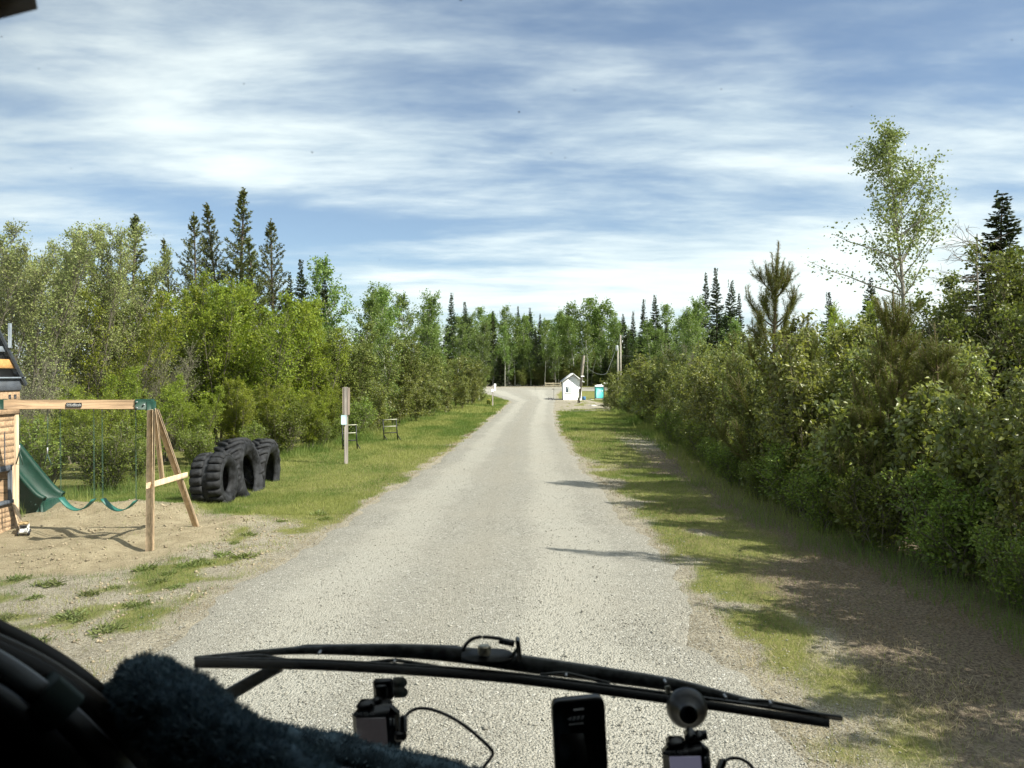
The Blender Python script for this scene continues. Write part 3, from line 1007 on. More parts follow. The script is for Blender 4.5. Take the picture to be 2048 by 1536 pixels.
PR = {}
PR['catkin'] = [proto(broadleaf(20 + i, 7.0, 11, 0.30, 0.22, 26, 0.13, 0.55, None, 9, 0.55, 15, (0.066, 0.036), 0.05, 0.05, up=0.10, scatter=0.04), BARK_GREY, LF_CATKIN, 'catkin_willow') for i in range(2)]
PR['willow'] = [proto(broadleaf(30 + i, 6.0, 8, 0.34, 0.10, 26, 0.19, 0.75, None, 8, 0.60, 18, (0.090, 0.042), 0.12, 0.05, up=0.09, scatter=0.045), BARK_GREY, LF_WILLOW, 'bright_willow') for i in range(3)]
PR['bare'] = [proto(broadleaf(44, 4.5, 10, 0.32, 0.10, 20, 0.20, 0.6, None, 8, 0.6, 5, (0.055, 0.025), 0.0, 0.05, up=0.12, scatter=0.03), BARK_TWIG, LF_GREYTWIG, 'bare_willow')]
PR['shrub'] = [proto(broadleaf(50 + i, 1.7, 9, 0.5, 0.06, 11, 0.28, 0.7, None, 6, 0.32, 13, (0.062, 0.034), 0.15, 0.018, up=0.10, scatter=0.05), BARK_TWIG, LF_SHRUB, 'low_shrub') for i in range(3)]
PR['alder'] = [proto(broadleaf(60 + i, 4.4, 8, 0.28, 0.06, 24, 0.17, 0.7, None, 8, 0.45, 12, (0.072, 0.045), 0.2, 0.04, up=0.10, scatter=0.04), BARK_GREEN, LF_DARKBUSH, 'dark_bush') for i in range(2)]
POP_ARGS = dict(stems=3, spread=0.17, t0=0.05, nb=24, blen=0.21, bang=0.75, ntw=6, tlen=0.34, nl=10, leaf=(0.088, 0.050), droop=0.75, trunk_r=0.030, hexa=True, up=0.10, scatter=0.035,
                shape=lambda t: 0.35 + 0.9 * (1 - t) ** 0.8)
PR['poplar'] = [proto(broadleaf(70 + i, 3.3, **POP_ARGS), BARK_GREEN, LF_POPLAR, 'poplar_sapling') for i in range(4)]
ASP = lambda t: (0.45 + 0.75 * math.sin(math.pi * min(1, t * 0.95 + 0.12)))
PR['aspen_far'] = [proto(broadleaf(80 + i, 14.0, 1, 0, 0.38, 34, 0.14, 0.85, ASP, 6, 1.1, 13, (0.30, 0.21), 0.3, 0.13, up=0.08, scatter=0.22, clump=True), BARK_PALE, LF_ASPEN, 'far_aspen') for i in range(4)]
PR['aspen_mid'] = [proto(broadleaf(90 + i, 9.0, 1, 0, 0.12, 60, 0.17, 0.8, ASP, 7, 0.75, 17, (0.135, 0.10), 0.3, 0.08, up=0.09, scatter=0.07, bend=b_), BARK_PALE, LF_ASPEN, 'aspen') for i, b_ in ((0, 0.2), (1, -0.9))]
PR['spruce'] = [proto(spruce(100 + i, 14.0, 0.15 + 0.03 * i), BARK_DARK, LF_SPRUCE, 'spruce') for i in range(3)]
PR['pine'] = [proto(tall_pine(110 + i, 11.0, 0.21 + 0.03 * i), BARK_DARK, LF_PINE, 'lodgepole_pine') for i in range(3)]
PR['ypine'] = [proto(young_pine(120 + i, 5.2 if i == 0 else 4.0, 0.33 + 0.04 * i), barkmat('young_pine_bark', (0.20, 0.15, 0.09)), LF_YPINE, 'young_pine') for i in range(2)]

PLANTED = []


def plant(name, key, var, x, y, top=None, H=None, wide=1.0, rz=None, label=None, cat='tree', group=None, parts=('trunk', 'crown')):
    p = PR[key][var % len(PR[key])]
    z = zg1(x, y) - 0.03
    h = H if H is not None else (top - z)
    s = h / p['H']
    o = thing(name, label, cat, (x, y, z), group)
    o.rotation_euler = (0, 0, random.random() * 6.28 if rz is None else rz)
    o.scale = (s * wide, s * wide, s)
    link(parts[0], p['w'], o)
    link(parts[1], p['c'], o)
    PLANTED.append((o, key))
    return o


def by_px(name, key, var, px, py, d, **kw):
    p = at(px, py, d)
    return plant(name, key, var, p.x, d, top=p.z, **kw)


_ONES = ['', 'first', 'second', 'third', 'fourth', 'fifth', 'sixth', 'seventh', 'eighth', 'ninth', 'tenth', 'eleventh', 'twelfth', 'thirteenth', 'fourteenth', 'fifteenth', 'sixteenth', 'seventeenth', 'eighteenth', 'nineteenth']
_TENS = {2: ('twenty', 'twentieth'), 3: ('thirty', 'thirtieth'), 4: ('forty', 'fortieth'), 5: ('fifty', 'fiftieth'), 6: ('sixty', 'sixtieth'), 7: ('seventy', 'seventieth'), 8: ('eighty', 'eightieth')}
ORD = [_ONES[n] if n < 20 else (_TENS[n // 10][1] if n % 10 == 0 else _TENS[n // 10][0] + '-' + _ONES[n % 10]) for n in range(1, 89)]


def name_row(objs, text, reverse=False, key=None):
    """labels by order across the picture: text holds one %s for the ordinal"""
    key = key or (lambda o: o.location.x / max(o.location.y, 0.1))
    for i, o in enumerate(sorted(objs, key=key, reverse=reverse)):
        o['label'] = text % ORD[i]


SH = ('stem', 'foliage')
# ---- left side: tall willows behind the swing set
for v, px, py, d, w, lab in ((0, -70, 450, 18.0, 1.0, 'pale budding willow cut off by the left picture edge behind the playhouse'),
                             (1, 40, 398, 19.5, 1.0, 'tall pale willow with bare grey stems rising above the playhouse roof'),
                             (0, 150, 428, 21.5, 0.9, 'grey-green budding willow right of the tallest pale willow')):
    by_px('catkin_willow', 'catkin', v, px, py, d, wide=w, label=lab, cat='willow', group='pale budding willows', parts=SH)
row = []
for v, px, py, d in ((0, 232, 580, 22.0), (1, 300, 535, 24.0), (2, 372, 545, 25.0), (0, 440, 556, 26.0), (1, 505, 570, 25.5), (2, 562, 578, 27.0), (0, 612, 640, 28.0)):
    row.append(by_px('bright_willow', 'willow', v, px, py, d, cat='willow', group='bright green willows behind the tyres', parts=SH))
name_row(row, 'tall bright green willow behind the swing set and tyres, %s from the left')
by_px('bare_willow', 'bare', 0, 330, 690, 22.0, label='grey half-bare willow showing its stems among the bright green willows', cat='willow', parts=SH)
by_px('bare_willow', 'bare', 0, 60, 720, 16.8, rz=1.0, label='half-bare grey willow right behind the playhouse and slide', cat='willow', parts=SH)
row = []
for v, px, py, d in ((1, 95, 780, 16.6), (2, 195, 760, 18.4), (0, 285, 740, 19.8), (1, 385, 760, 21.0), (2, 470, 750, 22.5), (0, 548, 760, 24.0), (1, 618, 770, 25.5), (2, 665, 750, 28.5)):
    row.append(by_px('willow_bush', 'willow', v, px, py, d, wide=1.05, cat='bush', group='bushy young willows along the left hedge', parts=SH))
name_row(row, 'bushy young willow at the front of the left hedge, %s from the left')
row = []
y = 14.5
i = 0
while y < 62:
    x = np.interp(y, *HEDGE_L) - 0.25 - 0.5 * random.random()
    row.append(plant('low_shrub', 'shrub', i, x, y, H=1.0 + 0.8 * random.random(), wide=1.1, cat='shrub', group='low shrubs along the left lawn', parts=SH))
    i += 1; y += 1.15 + 0.035 * y * random.random() + 0.02 * y
name_row(row, 'low leafy shrub edging the left lawn, %s going away from the swing set', key=lambda o: o.location.y)

row = []
for v, px, py, d, w in ((0, 262, 430, 36, 1.15), (1, 348, 482, 37, 0.8), (2, 398, 428, 38, 0.9), (1, 441, 412, 39.5, 0.95), (0, 482, 377, 38, 1.0), (2, 548, 440, 37, 0.95), (1, 516, 480, 35.5, 0.9)):
    row.append(by_px('lodgepole_pine', 'pine', v, px, py, d, wide=w * 1.3, cat='pine', group='pines rising behind the left willows'))
name_row(row, 'olive-green pine rising behind the left willows, %s pine from the left')
row = []
for v, px, py, d, w in ((0, 578, 545, 38, 0.7), (1, 606, 520, 36, 0.8), (2, 648, 556, 37, 0.75), (0, 632, 600, 40, 0.8), (1, 720, 660, 43, 0.8)):
    row.append(by_px('spruce_tree', 'spruce', v, px, py, d, wide=w, cat='spruce', group='spruces behind the sign post'))
name_row(row, 'dark spruce behind the wooden sign post, %s spruce from the left')
by_px('leaning_aspen', 'aspen_mid', 1, 672, 532, 36, rz=0.1, wide=1.0, label='windblown aspen whose tip leans left above the sign post', cat='aspen')
row = []
for v, px, py, d in ((0, 662, 640, 33), (0, 712, 600, 39), (1, 748, 588, 42), (0, 775, 650, 37), (0, 797, 585, 50), (1, 822, 600, 52), (0, 838, 602, 56), (1, 862, 660, 55), (0, 885, 640, 62), (1, 912, 660, 66), (0, 940, 640, 78), (1, 958, 655, 76)):
    row.append(by_px('aspen_tree', 'aspen_mid', v, px, py, d, wide=1.05, cat='aspen', group='aspens along the left hedge'))
name_row(row, 'green aspen in the left hedge beyond the sign post, %s aspen from the left')
row = []
for v, px, py, d, w in ((2, 868, 596, 74, 0.8), (0, 906, 586, 72, 0.85), (1, 927, 604, 74, 0.8), (2, 856, 622, 78, 0.7)):
    row.append(by_px('spruce_tree', 'spruce', v, px, py, d, wide=w, cat='spruce', group='spruces at the far end of the left hedge'))
name_row(row, 'spire-topped brownish spruce at the far end of the left hedge, %s from left')
row = []
for v, px, py, d in ((0, 705, 760, 31), (1, 752, 770, 33), (2, 792, 755, 37), (3, 828, 765, 41), (0, 862, 755, 46), (1, 893, 762, 51), (2, 922, 755, 57), (3, 944, 752, 64), (0, 960, 748, 72), (1, 730, 700, 35), (2, 770, 715, 39), (3, 815, 720, 45), (0, 850, 720, 50), (1, 905, 715, 60)):
    row.append(by_px('poplar_bush', 'poplar', v, px, py, d, wide=1.35, cat='bush', group='poplar bushes along the left lawn', parts=SH))
name_row(row, 'light green poplar bush along the left lawn, %s from the sign post')
row = []
for v, px, py, d in ((0, 690, 690, 31.5), (1, 735, 650, 36), (0, 800, 680, 43), (1, 840, 690, 48), (0, 880, 700, 56), (1, 930, 705, 66), (0, 650, 660, 31)):
    row.append(by_px('alder_bush', 'alder', v, px, py, d, wide=1.2, cat='bush', group='alder bushes filling the left hedge', parts=SH))
name_row(row, 'darker alder bush filling the left hedge beyond the tyres, %s from the left')

# ---- the far treeline that closes the road
rowS, rowA = [], []
for v, px, py, d, w in ((0, 988, 622, 124, 0.85), (1, 1037, 613, 132, 0.7), (2, 1058, 616, 133, 0.7), (0, 1080, 628, 130, 0.8), (1, 1070, 660, 124, 0.9), (2, 1246, 628, 126, 0.8), (0, 1268, 622, 122, 0.8),
                        (1, 1290, 598, 118, 0.75), (2, 1312, 590, 116, 0.8), (0, 1330, 640, 112, 0.9), (1, 1255, 680, 108, 1.0), (2, 1000, 690, 119, 1.1), (0, 940, 640, 126, 0.9), (2, 1210, 700, 121, 1.1),
                        (1, 1180, 720, 121, 1.2), (0, 970, 648, 130, 0.8)):
    rowS.append(by_px('spruce_tree', 'spruce', v, px, py, d, wide=w, cat='spruce', group='spruces in the far treeline'))
for v, px, py, d, w in ((0, 952, 622, 122, 0.8), (1, 968, 634, 126, 0.8), (2, 1016, 624, 126, 0.8), (3, 1030, 640, 120, 0.9), (0, 1048, 640, 122, 0.85), (1, 1100, 636, 124, 1.0), (2, 1118, 632, 120, 0.9), (3, 1136, 616, 126, 1.1),
                        (0, 1160, 606, 128, 1.25), (1, 1183, 612, 127, 1.2), (2, 1200, 626, 126, 1.0), (3, 1222, 642, 122, 1.0), (0, 1346, 618, 112, 0.9), (1, 1376, 628, 108, 0.9), (2, 1300, 650, 112, 1.0), (3, 1090, 650, 119, 0.8),
                        (0, 1150, 640, 120, 1.1), (1, 1175, 650, 119, 1.0), (2, 1010, 660, 118, 0.8), (3, 920, 640, 118, 1.0)):
    rowA.append(by_px('far_aspen', 'aspen_far', v, px, py, d, wide=w, cat='aspen', group='aspens in the far treeline'))
for i in range(42):
    px = 850 + i * 15 + random.uniform(-8, 8)
    if i % 2:
        rowS.append(by_px('spruce_tree', 'spruce', i, px, 655 + random.uniform(-14, 18), 140 + random.uniform(0, 12), wide=1.15, cat='spruce', group='spruces in the far treeline'))
    else:
        rowA.append(by_px('far_aspen', 'aspen_far', i, px, 650 + random.uniform(-14, 18), 140 + random.uniform(0, 12), wide=1.3, cat='aspen', group='aspens in the far treeline'))
name_row(rowS, 'dark spruce in the treeline across the road end, %s spruce from the left')
name_row(rowA, 'pale-trunked aspen in the treeline across the road end, %s from the left')
row = []
for i, px in enumerate((985, 1012, 1040, 1062, 1088, 1112, 1150, 1178, 1205, 1230, 1262, 1285, 1318, 1345)):
    row.append(by_px('young_aspen', 'aspen_mid', 0, px, 690 + random.uniform(-14, 14), 119 + random.uniform(0, 4), wide=1.15, cat='aspen', group='young aspens below the far trees'))
name_row(row, 'bright green young aspen below the far treeline, %s from the left')
row = []
for i in range(60):
    px = 890 + (i % 30) * 19 + random.uniform(-5, 5) + (9 if i >= 30 else 0)
    row.append(by_px('undergrowth_bush', 'alder', i, px, (735 if i < 30 else 698) + random.uniform(-10, 14), (118.5 if i < 30 else 134) + random.uniform(0, 5), wide=1.6 if i < 30 else 1.2, cat='bush', group='undergrowth below the far trees', parts=SH))
name_row(row, 'dark undergrowth bush below the far treeline, %s from its left end')

# ---- right side, behind the hedge
row = []
for v, px, py, d, w in ((0, 1410, 546, 78, 0.75), (1, 1434, 536, 80, 0.75), (2, 1456, 560, 76, 0.75), (0, 1476, 588, 74, 0.8), (1, 1395, 640, 84, 0.9)):
    row.append(by_px('spruce_tree', 'spruce', v, px, py, d, wide=w, cat='spruce', group='spruces left of the young pine'))
name_row(row, 'dark narrow spruce left of the young roadside pine, %s of its cluster')
row = []
for v, px, py, d in ((0, 1384, 606, 72), (1, 1362, 640, 80), (0, 1408, 630, 62), (0, 1445, 650, 52), (1, 1340, 668, 84)):
    row.append(by_px('aspen_tree', 'aspen_mid', v, px, py, d, wide=1.0, cat='aspen', group='aspens behind the right hedge'))
name_row(row, 'light green aspen behind the right hedge near the utility poles, %s from the left')
by_px('bare_willow', 'bare', 0, 1368, 690, 50, rz=2.0, wide=1.1, label='grey leafless bush above the right hedge near the utility poles', cat='bush', parts=SH)
for v, px, py, d, w, lab in ((1, 1652, 585, 34, 0.8, 'small dark spruce between the young pine and the tall lone aspen'), (2, 1728, 556, 32, 0.85, 'dark spruce standing at the foot of the tall lone aspen'),
                             (0, 1992, 385, 34, 1.9, 'tall spruce with a sharp tip near the right edge of the picture')):
    by_px('spruce_tree', 'spruce', v, px, py, d, wide=w, label=lab, cat='spruce')
by_px('bright_willow', 'willow', 1, 1690, 596, 27, wide=0.9, label='bright green willow in front of the small spruces on the right', cat='willow', parts=SH)
row = []
for v, px, py, d in ((0, 1300, 712, 56), (1, 1400, 690, 44), (0, 1452, 664, 37), (1, 1505, 690, 31), (0, 1560, 700, 25), (1, 1620, 680, 22.5), (0, 1590, 660, 30), (1, 1715, 690, 17), (0, 1795, 690, 15.5), (1, 1660, 720, 15.5), (0, 1850, 660, 13.5), (1, 1760, 740, 13.2), (1, 1868, 560, 17.0), (0, 1925, 575, 15.5), (1, 1985, 520, 16.5), (0, 2052, 500, 15.5), (1, 2120, 520, 14), (0, 1260, 735, 62), (1, 1350, 715, 50)):
    row.append(by_px('alder_bush', 'alder', v, px, py, d, wide=1.05, cat='bush', group='dark alders behind the right hedge', parts=SH))
name_row(row, 'tall dark green alder bush behind the right hedge, %s from the left')
by_px('bare_willow', 'bare', 0, 1935, 600, 15.5, rz=0.6, label='half-bare brown willow among the alders near the right edge', cat='willow', parts=SH)


def lone_aspen():
    p0 = at(1806, 650, 30); zb = zg1(p0.x, 30)
    H = EYE + (HOR - 288) / FPX * 30 - zb
    def extra(g):
        out = []
        def P(px, py, dy=0.0):
            q = at(px, py, 30); return (q.x - p0.x, dy, q.z - zb)
        out.append((np.array([P(1800, 590), P(1745, 570, .2), P(1700, 550, .3), P(1660, 538, .3), P(1618, 520, .2)]), 110, 0.18))
        out.append((np.array([P(1795, 520), P(1760, 500, .2), P(1710, 480, .5), P(1675, 462, .6)]), 120, 0.22))
        out.append((np.array([P(1800, 470), P(1840, 440, -.2), P(1870, 420, -.3), P(1888, 385, -.3)]), 120, 0.16))
        out.append((np.array([P(1790, 420), P(1830, 370, .3), P(1850, 330, .3)]), 140, 0.2))
        return out
    w, c, h = broadleaf(201, H, 1, 0, 0.45, 40, 0.215, 0.72, lambda t: 0.30 + 0.85 * math.sin(math.pi * min(1, 0.22 + t * 0.76)) * (1.12 - 0.55 * t), 8, 0.85, 23, (0.120, 0.090), 0.35, 0.13,
                        up=0.10, scatter=0.13, lean=(-0.06, 0), extra=extra)
    o = thing('lone_aspen', 'tall airy aspen with a long low bare limb, alone above the right hedge', 'aspen', (p0.x, 30, zb))
    obj('trunk', w, barkmat('lone_aspen_bark', (0.30, 0.28, 0.23), (0.08, 0.07, 0.06)), o, True)
    obj('crown', c, LF_LONE, o, False, True)


lone_aspen()


def dead_tree():
    g = np.random.default_rng(8)
    p0 = at(1955, 600, 30); zb = zg1(p0.x, 30)
    o = thing('dead_tree', 'bare grey dead tree leaning left beside the sharp-tipped spruce', 'dead tree', (p0.x, 30, zb))
    w = Buf(); top = EYE + (HOR - 470) / FPX * 30 - zb
    st = path(g, (0.3, 0, 0), (-0.03, 0, 1), top, 8, 0.05, 0.02)
    w.tube(st, np.linspace(0.08, 0.02, 9), 6, False)
    for k in range(34):
        q, _ = along(st, 0.55 + 0.44 * g.random())
        a = math.pi + g.normal(0, 0.9)
        L = 0.7 + 1.3 * g.random()
        br = path(g, q, (math.cos(a), math.sin(a) * 0.7, 0.25), L, 6, 0.22, -0.06)
        w.tube(br, np.linspace(0.016, 0.004, 7), 4, False)
        for j in range(4):
            qq, d = along(br, 0.3 + 0.65 * g.random())
            w.tube(path(g, qq, unit(d + g.normal(0, 0.6, 3)), 0.35 + 0.3 * g.random(), 4, 0.25, -0.03), np.linspace(0.009, 0.004, 5), 3, False)
    obj('trunk', w, barkmat('dead_wood', (0.26, 0.235, 0.20)), o, True)


dead_tree()

# ---- right hedge: poplar saplings with big glossy leaves, nearest first
y = 3.2
i = 0
spots = []
while y < 46:
    x = np.interp(y, *HEDGE_R) + 0.62 + random.uniform(-0.12, 0.3)
    spots.append((x, y, (3.1 if y < 8 else 1.9 if y < 12.5 else 2.3) + (0.7 if y < 12.5 else 1.0) * random.random()))
    if y < 30:
        spots.append((x + 1.25 + random.uniform(-0.2, 0.4), y + random.uniform(-0.3, 0.6), (2.4 if y < 13 else 2.9) + 0.9 * random.random()))
    y += 0.85 + 0.022 * y
near = [s for s in spots if s[1] > 7.6 and s[0] / s[1] < 0.69]
near = sorted(near, key=lambda s: math.hypot(s[0], s[1]))[:4]
LEAF1 = Buf()
leaves(LEAF1, np.zeros((1, 3)), np.array([[0, 1.0, 0]]), np.array([[0, 0, 1.0]]), np.ones(1), np.array([0.57]), np.zeros(1), True)
LEAF1 = LEAF1.mesh('poplar_leaf', LF_POPLAR_ONE)
NEARLAB = ['big-leaved poplar sapling nearest the camera at the right edge', 'big-leaved poplar sapling second nearest in the right hedge', 'big-leaved poplar sapling third nearest in the right hedge', 'big-leaved poplar sapling fourth nearest in the right hedge']
hedge = []
nk = 0
for k, (x, y, h) in enumerate(spots):
    if (x, y, h) in near:
        w, (P, D, N, L, W, r), H0 = broadleaf(700 + k, h, raw=True, **POP_ARGS)
        z = zg1(x, y) - 0.03
        o = thing('poplar_sapling', NEARLAB[near.index((x, y, h))], 'bush', (x, y, z), 'poplar saplings of the right hedge')
        obj('stem', w, BARK_GREEN, o, True)
        C = np.array([0, 0, EYE]) - np.array([x, y, z])
        dist = np.linalg.norm(P - C, axis=1)
        size = L * (0.4 + np.abs((unit(C - P) * N).sum(1))) / dist
        face = (unit(C)[None] * P).sum(1) + 0.10 * P[:, 2]           # outer leaves on the near side
        sel = np.argsort(-(size / size.mean() + 1.2 * face))[:300]
        rest = np.ones(len(P), bool); rest[sel] = False
        b = Buf(); leaves(b, P[rest], D[rest], N[rest], L[rest], W[rest], r[rest], True)
        tag(obj('foliage', b, LF_POPLAR, o, False, True), kind='stuff')
        Dn = unit(D); S = unit(np.cross(Dn, N)); U = np.cross(S, Dn)
        for q in sel:
            lo = link('leaf', LEAF1, o)
            s = L[q]
            lo.matrix_local = Matrix(((S[q][0] * s, Dn[q][0] * s, U[q][0] * s, P[q][0]), (S[q][1] * s, Dn[q][1] * s, U[q][1] * s, P[q][1]), (S[q][2] * s, Dn[q][2] * s, U[q][2] * s, P[q][2]), (0, 0, 0, 1)))
        nk += 1
    else:
        hedge.append(plant('poplar_sapling', 'poplar', k, x, y, H=h, wide=1.0, cat='bush', group='poplar saplings of the right hedge', parts=SH))
for k, (px, py, d) in enumerate(((1212, 789, 58), (1226, 772, 57), (1243, 748, 53), (1262, 740, 47), (1284, 730, 42), (1306, 722, 37), (1330, 712, 34))):
    hedge.append(by_px('poplar_sapling', 'poplar', k, px, py, d, wide=1.5 if k > 1 else 2.2, cat='bush', group='poplar saplings of the right hedge', parts=SH))
name_row(hedge, 'glossy poplar sapling in the right hedge, %s behind the four nearest ones', key=lambda o: o.location.y)
row = []
y = 8.0
i = 0
while y < 58:
    x = np.interp(y, *HEDGE_R) + 0.28 + 0.3 * random.random()
    row.append(plant('low_shrub', 'shrub', i, x, y, H=0.7 + 0.7 * random.random(), wide=1.15, cat='shrub', group='low shrubs under the right hedge', parts=SH))
    i += 1; y += 0.9 + 0.05 * y
name_row(row, 'low shrub at the foot of the right hedge, %s going away from the camera', key=lambda o: o.location.y)
for v, px, py, d, w, lab in ((0, 1540, 482, 16.0, 1.1, 'young pine with a long bare leader standing tallest in the right hedge'), (1, 1792, 570, 11.4, 1.0, 'bushy young pine with pale candles right of the long-leadered pine'),
                             (1, 1735, 800, 11.0, 1.1, 'small young pine tucked low in front of the right hedge'), (0, 1475, 690, 19.5, 1.1, 'young pine left of the long-leadered pine in the right hedge'),
                             (1, 1612, 655, 14.2, 0.9, 'young pine just right of the long-leadered pine'), (0, 1890, 640, 10.8, 1.2, 'young pine deep in the hedge near the right edge')):
    by_px('young_pine', 'ypine', v, px, py, d, wide=w, label=lab, cat='pine', group='young pines in the right hedge')
plant('slim_pine', 'pine', 2, 7.25, 8.4, H=7.6, wide=0.7, label='slim pine outside the right edge that throws the long shadow across the road', cat='pine')
row = []
for x, y, h in ((6.7, 4.1, 3.7), (6.7, 6.8, 3.9)):
    row.append(plant('alder_bush', 'alder', int(y), x, y, H=h, wide=1.0, cat='bush', group='alders beside the camera, seen by their shadows', parts=SH))
name_row(row, 'alder bush outside the right edge whose shadow dapples the verge, %s from the vehicle', key=lambda o: o.location.y)

# ------------------------------------------------------------------ play set
WOOD = woodmat('cedar_board', (0.38, 0.255, 0.15), 0.28, 0)
WOOD_V = woodmat('cedar_upright', (0.52, 0.385, 0.25), 0.26, 2)
WOOD_Y = woodmat('honey_board', (0.50, 0.27, 0.085), 0.2, 0)
GREEN = pmat('green_plastic', (0.006, 0.040, 0.025), 0.5, 0.3, var=0.12)
SLATE = pmat('slate_paint', (0.055, 0.065, 0.080), 0.6)
SLATE_L = pmat('slate_trim', (0.17, 0.20, 0.23), 0.6)
BLACKP = pmat('black_paint', (0.012, 0.012, 0.014), 0.5)
CHAIN = pmat('green_chain', (0.05, 0.11, 0.08), 0.45, metal=0.3)
STEEL = pmat('galvanised_steel', (0.42, 0.43, 0.44), 0.45, metal=0.7)
WHITEP = pmat('white_plastic', (0.78, 0.78, 0.76), 0.45, 0.5, var=0.06)


def text_part(name, s, size, mat, parent, loc, rot, depth=0.001):
    cu = bpy.data.curves.new(name, 'FONT'); cu.body = s; cu.size = size; cu.extrude = depth
    cu.align_x = 'CENTER'; cu.align_y = 'CENTER'
    o = bpy.data.objects.new(name, cu); COL.objects.link(o)
    bpy.context.view_layer.update()
    me = bpy.data.meshes.new_from_object(o.evaluated_get(bpy.context.evaluated_depsgraph_get()))
    bpy.data.objects.remove(o); bpy.data.curves.remove(cu)
    me.materials.clear(); me.materials.append(mat)
    t = link(name, me, parent); t.location = loc; t.rotation_euler = rot
    return t


def build_playset():
    ps = thing('playset', 'cedar playhouse with dark roof, green slide and swing beam at the left edge', 'playset', (0, 0, 0))
    YB = 11.6                                     # distance of the swing beam
    zt = EYE + (HOR - 800) / FPX * YB; xr = (303 - 1024) / FPX * YB; xl = -8.07
    bm = obj('swing_beam', Buf().bbox((xl, YB - 0.045, zt - 0.142), (xr, YB + 0.045, zt), 0.006), WOOD, ps)
    # corner brackets
    obj('bracket', Buf().bbox((xr - 0.235, YB - 0.055, zt - 0.150), (xr + 0.02, YB + 0.055, zt + 0.012), 0.006).bbox((xr - 0.05, YB - 0.06, zt - 0.25), (xr + 0.045, YB + 0.06, zt - 0.02), 0.006), GREEN, ps)
    obj('bracket', Buf().bbox((-8.075, YB - 0.055, zt - 0.150), ((11 - 1024) / FPX * YB, YB + 0.055, zt + 0.010), 0.006), GREEN, ps)
    for (bx, bz) in ((-0.20, -0.03), (-0.09, -0.07), (-0.20, -0.12), (0.0, -0.2)):
        obj('bolt', Buf().lathe([(0, -0.008), (0.012, -0.008), (0.012, 0.01)], 8, 'y', (xr + bx, YB - 0.058, zt + bz)), STEEL, ps)
    # A-frame
    F0 = Vector((-5.22, 10.78, -0.05)); F1 = Vector((xr + 0.02, YB - 0.06, zt - 0.16))
    G0 = Vector((-5.235, 12.45, -0.05)); G1 = Vector((xr + 0.03, YB + 0.06, zt - 0.16))
    F0.z = zg1(F0.x, F0.y) - 0.06; G0.z = zg1(G0.x, G0.y) - 0.06
    obj('leg', Buf().bar(F0, F1, 0.095, 0.075, (0, 1, 0)), WOOD_V, ps)
    obj('leg', Buf().bar(G0, G1, 0.090, 0.060, (0, 1, 0)), WOOD_V, ps)
    c0 = F0.lerp(F1, 0.47) + Vector((0.02, -0.06, 0)); c1 = G0.lerp(G1, 0.47) + Vector((0.07, 0.0, 0))
    obj('cross_brace', Buf().bar(c0 - Vector((0.02, 0.05, 0)), c1 + Vector((0.02, 0.12, 0.0)), 0.03, 0.085, (0, 0, 1)), WOOD_V, ps)
    obj('strut', Buf().bar(c0.lerp(c1, 0.42) + Vector((-0.03, 0, 0)), G1 + Vector((0.0, -0.03, 0.02)), 0.06, 0.05, (0, 1, 0)), WOOD_V, ps)
    # maker's plate on the beam
    x0 = (136 - 1024) / FPX * YB; x1 = (167 - 1024) / FPX * YB
    pl = obj('name_plate', Buf().bbox((x0, YB - 0.054, zt - 0.108), (x1, YB - 0.0455, zt - 0.040), 0.004), BLACKP, ps)
    text_part('lettering', 'KidKraft', 0.052, WHITEP, pl, ((x0 + x1) / 2 + 0.02, YB - 0.0555, zt - 0.074), (R(90), 0, 0))
    obj('emblem', Buf().lathe([(0.010, -0.001), (0.015, -0.001), (0.015, 0.001), (0.010, 0.001)], 14, 'y', (x0 + 0.026, YB - 0.056, zt - 0.072), True), WHITEP, pl)
    # ---- tower: the back end of its right-hand wall is in view
    XW = -8.13                                    # plane of the right-hand wall
    Yp = lambda px: -XW * FPX / (1024 - px)       # distance along that wall seen at a pixel column
    Z = lambda py: EYE + (HOR - py) / FPX * 12.12
    YF, YR = 10.55, Yp(33)
    zb = zg1(XW, 12.1) - 0.10
    XF = XW - 1.7
    for (xa, ya) in ((XW - 0.05, YR - 0.085), (XW - 0.05, YF), (XF, YR - 0.085), (XF, YF)):
        obj('corner_post', Buf().bbox((xa, ya, zb), (xa + 0.085, ya + 0.085, Z(781)), 0.004), WOOD_V, ps)
    def planks(pa, pb, n, y0, y1, dx=0.0):
        for i in range(n):
            a = pa + (pb - pa) * i / n; b = pa + (pb - pa) * (i + 1) / n
            M = Matrix.Translation((XW + dx, 0, Z(b))) @ Matrix.Rotation(R(-2.2), 4, 'Y')
            obj('plank', Buf().bbox((-0.012, y0, 0.002), (0.012, y1, Z(a) - Z(b) + 0.010), 0.003, M), WOOD, ps)
    planks(829, 931, 8, YF + 0.085, YR - 0.087)
    planks(1003, 1064, 6, YF + 0.085, YR - 0.087)
    planks(782, 828, 2, YF + 0.05, YR + 0.004, 0.045)
    for px in (12, 23):                           # slots in the top board
        obj('slot', Buf().bbox((XW + 0.056, Yp(px - 2.2), Z(797)), (XW + 0.064, Yp(px + 2.2), Z(789)), 0.002), BLACKP, ps)
    obj('window_frame', Buf().bbox((XW - 0.02, YF + 0.1, Z(941)), (XW + 0.03, Yp(19), Z(930)), 0.003).bbox((XW - 0.02, Yp(16), Z(1003)), (XW + 0.03, Yp(20), Z(930)), 0.003).bbox((XW - 0.02, YF + 0.1, Z(1006)), (XW + 0.06, Yp(19), Z(999)), 0.003), SLATE, ps)
    obj('seam_batten', Buf().bbox((XW + 0.020, Yp(5.5), Z(930)), (XW + 0.026, Yp(6.5), Z(862)), 0.001), SLATE, ps)
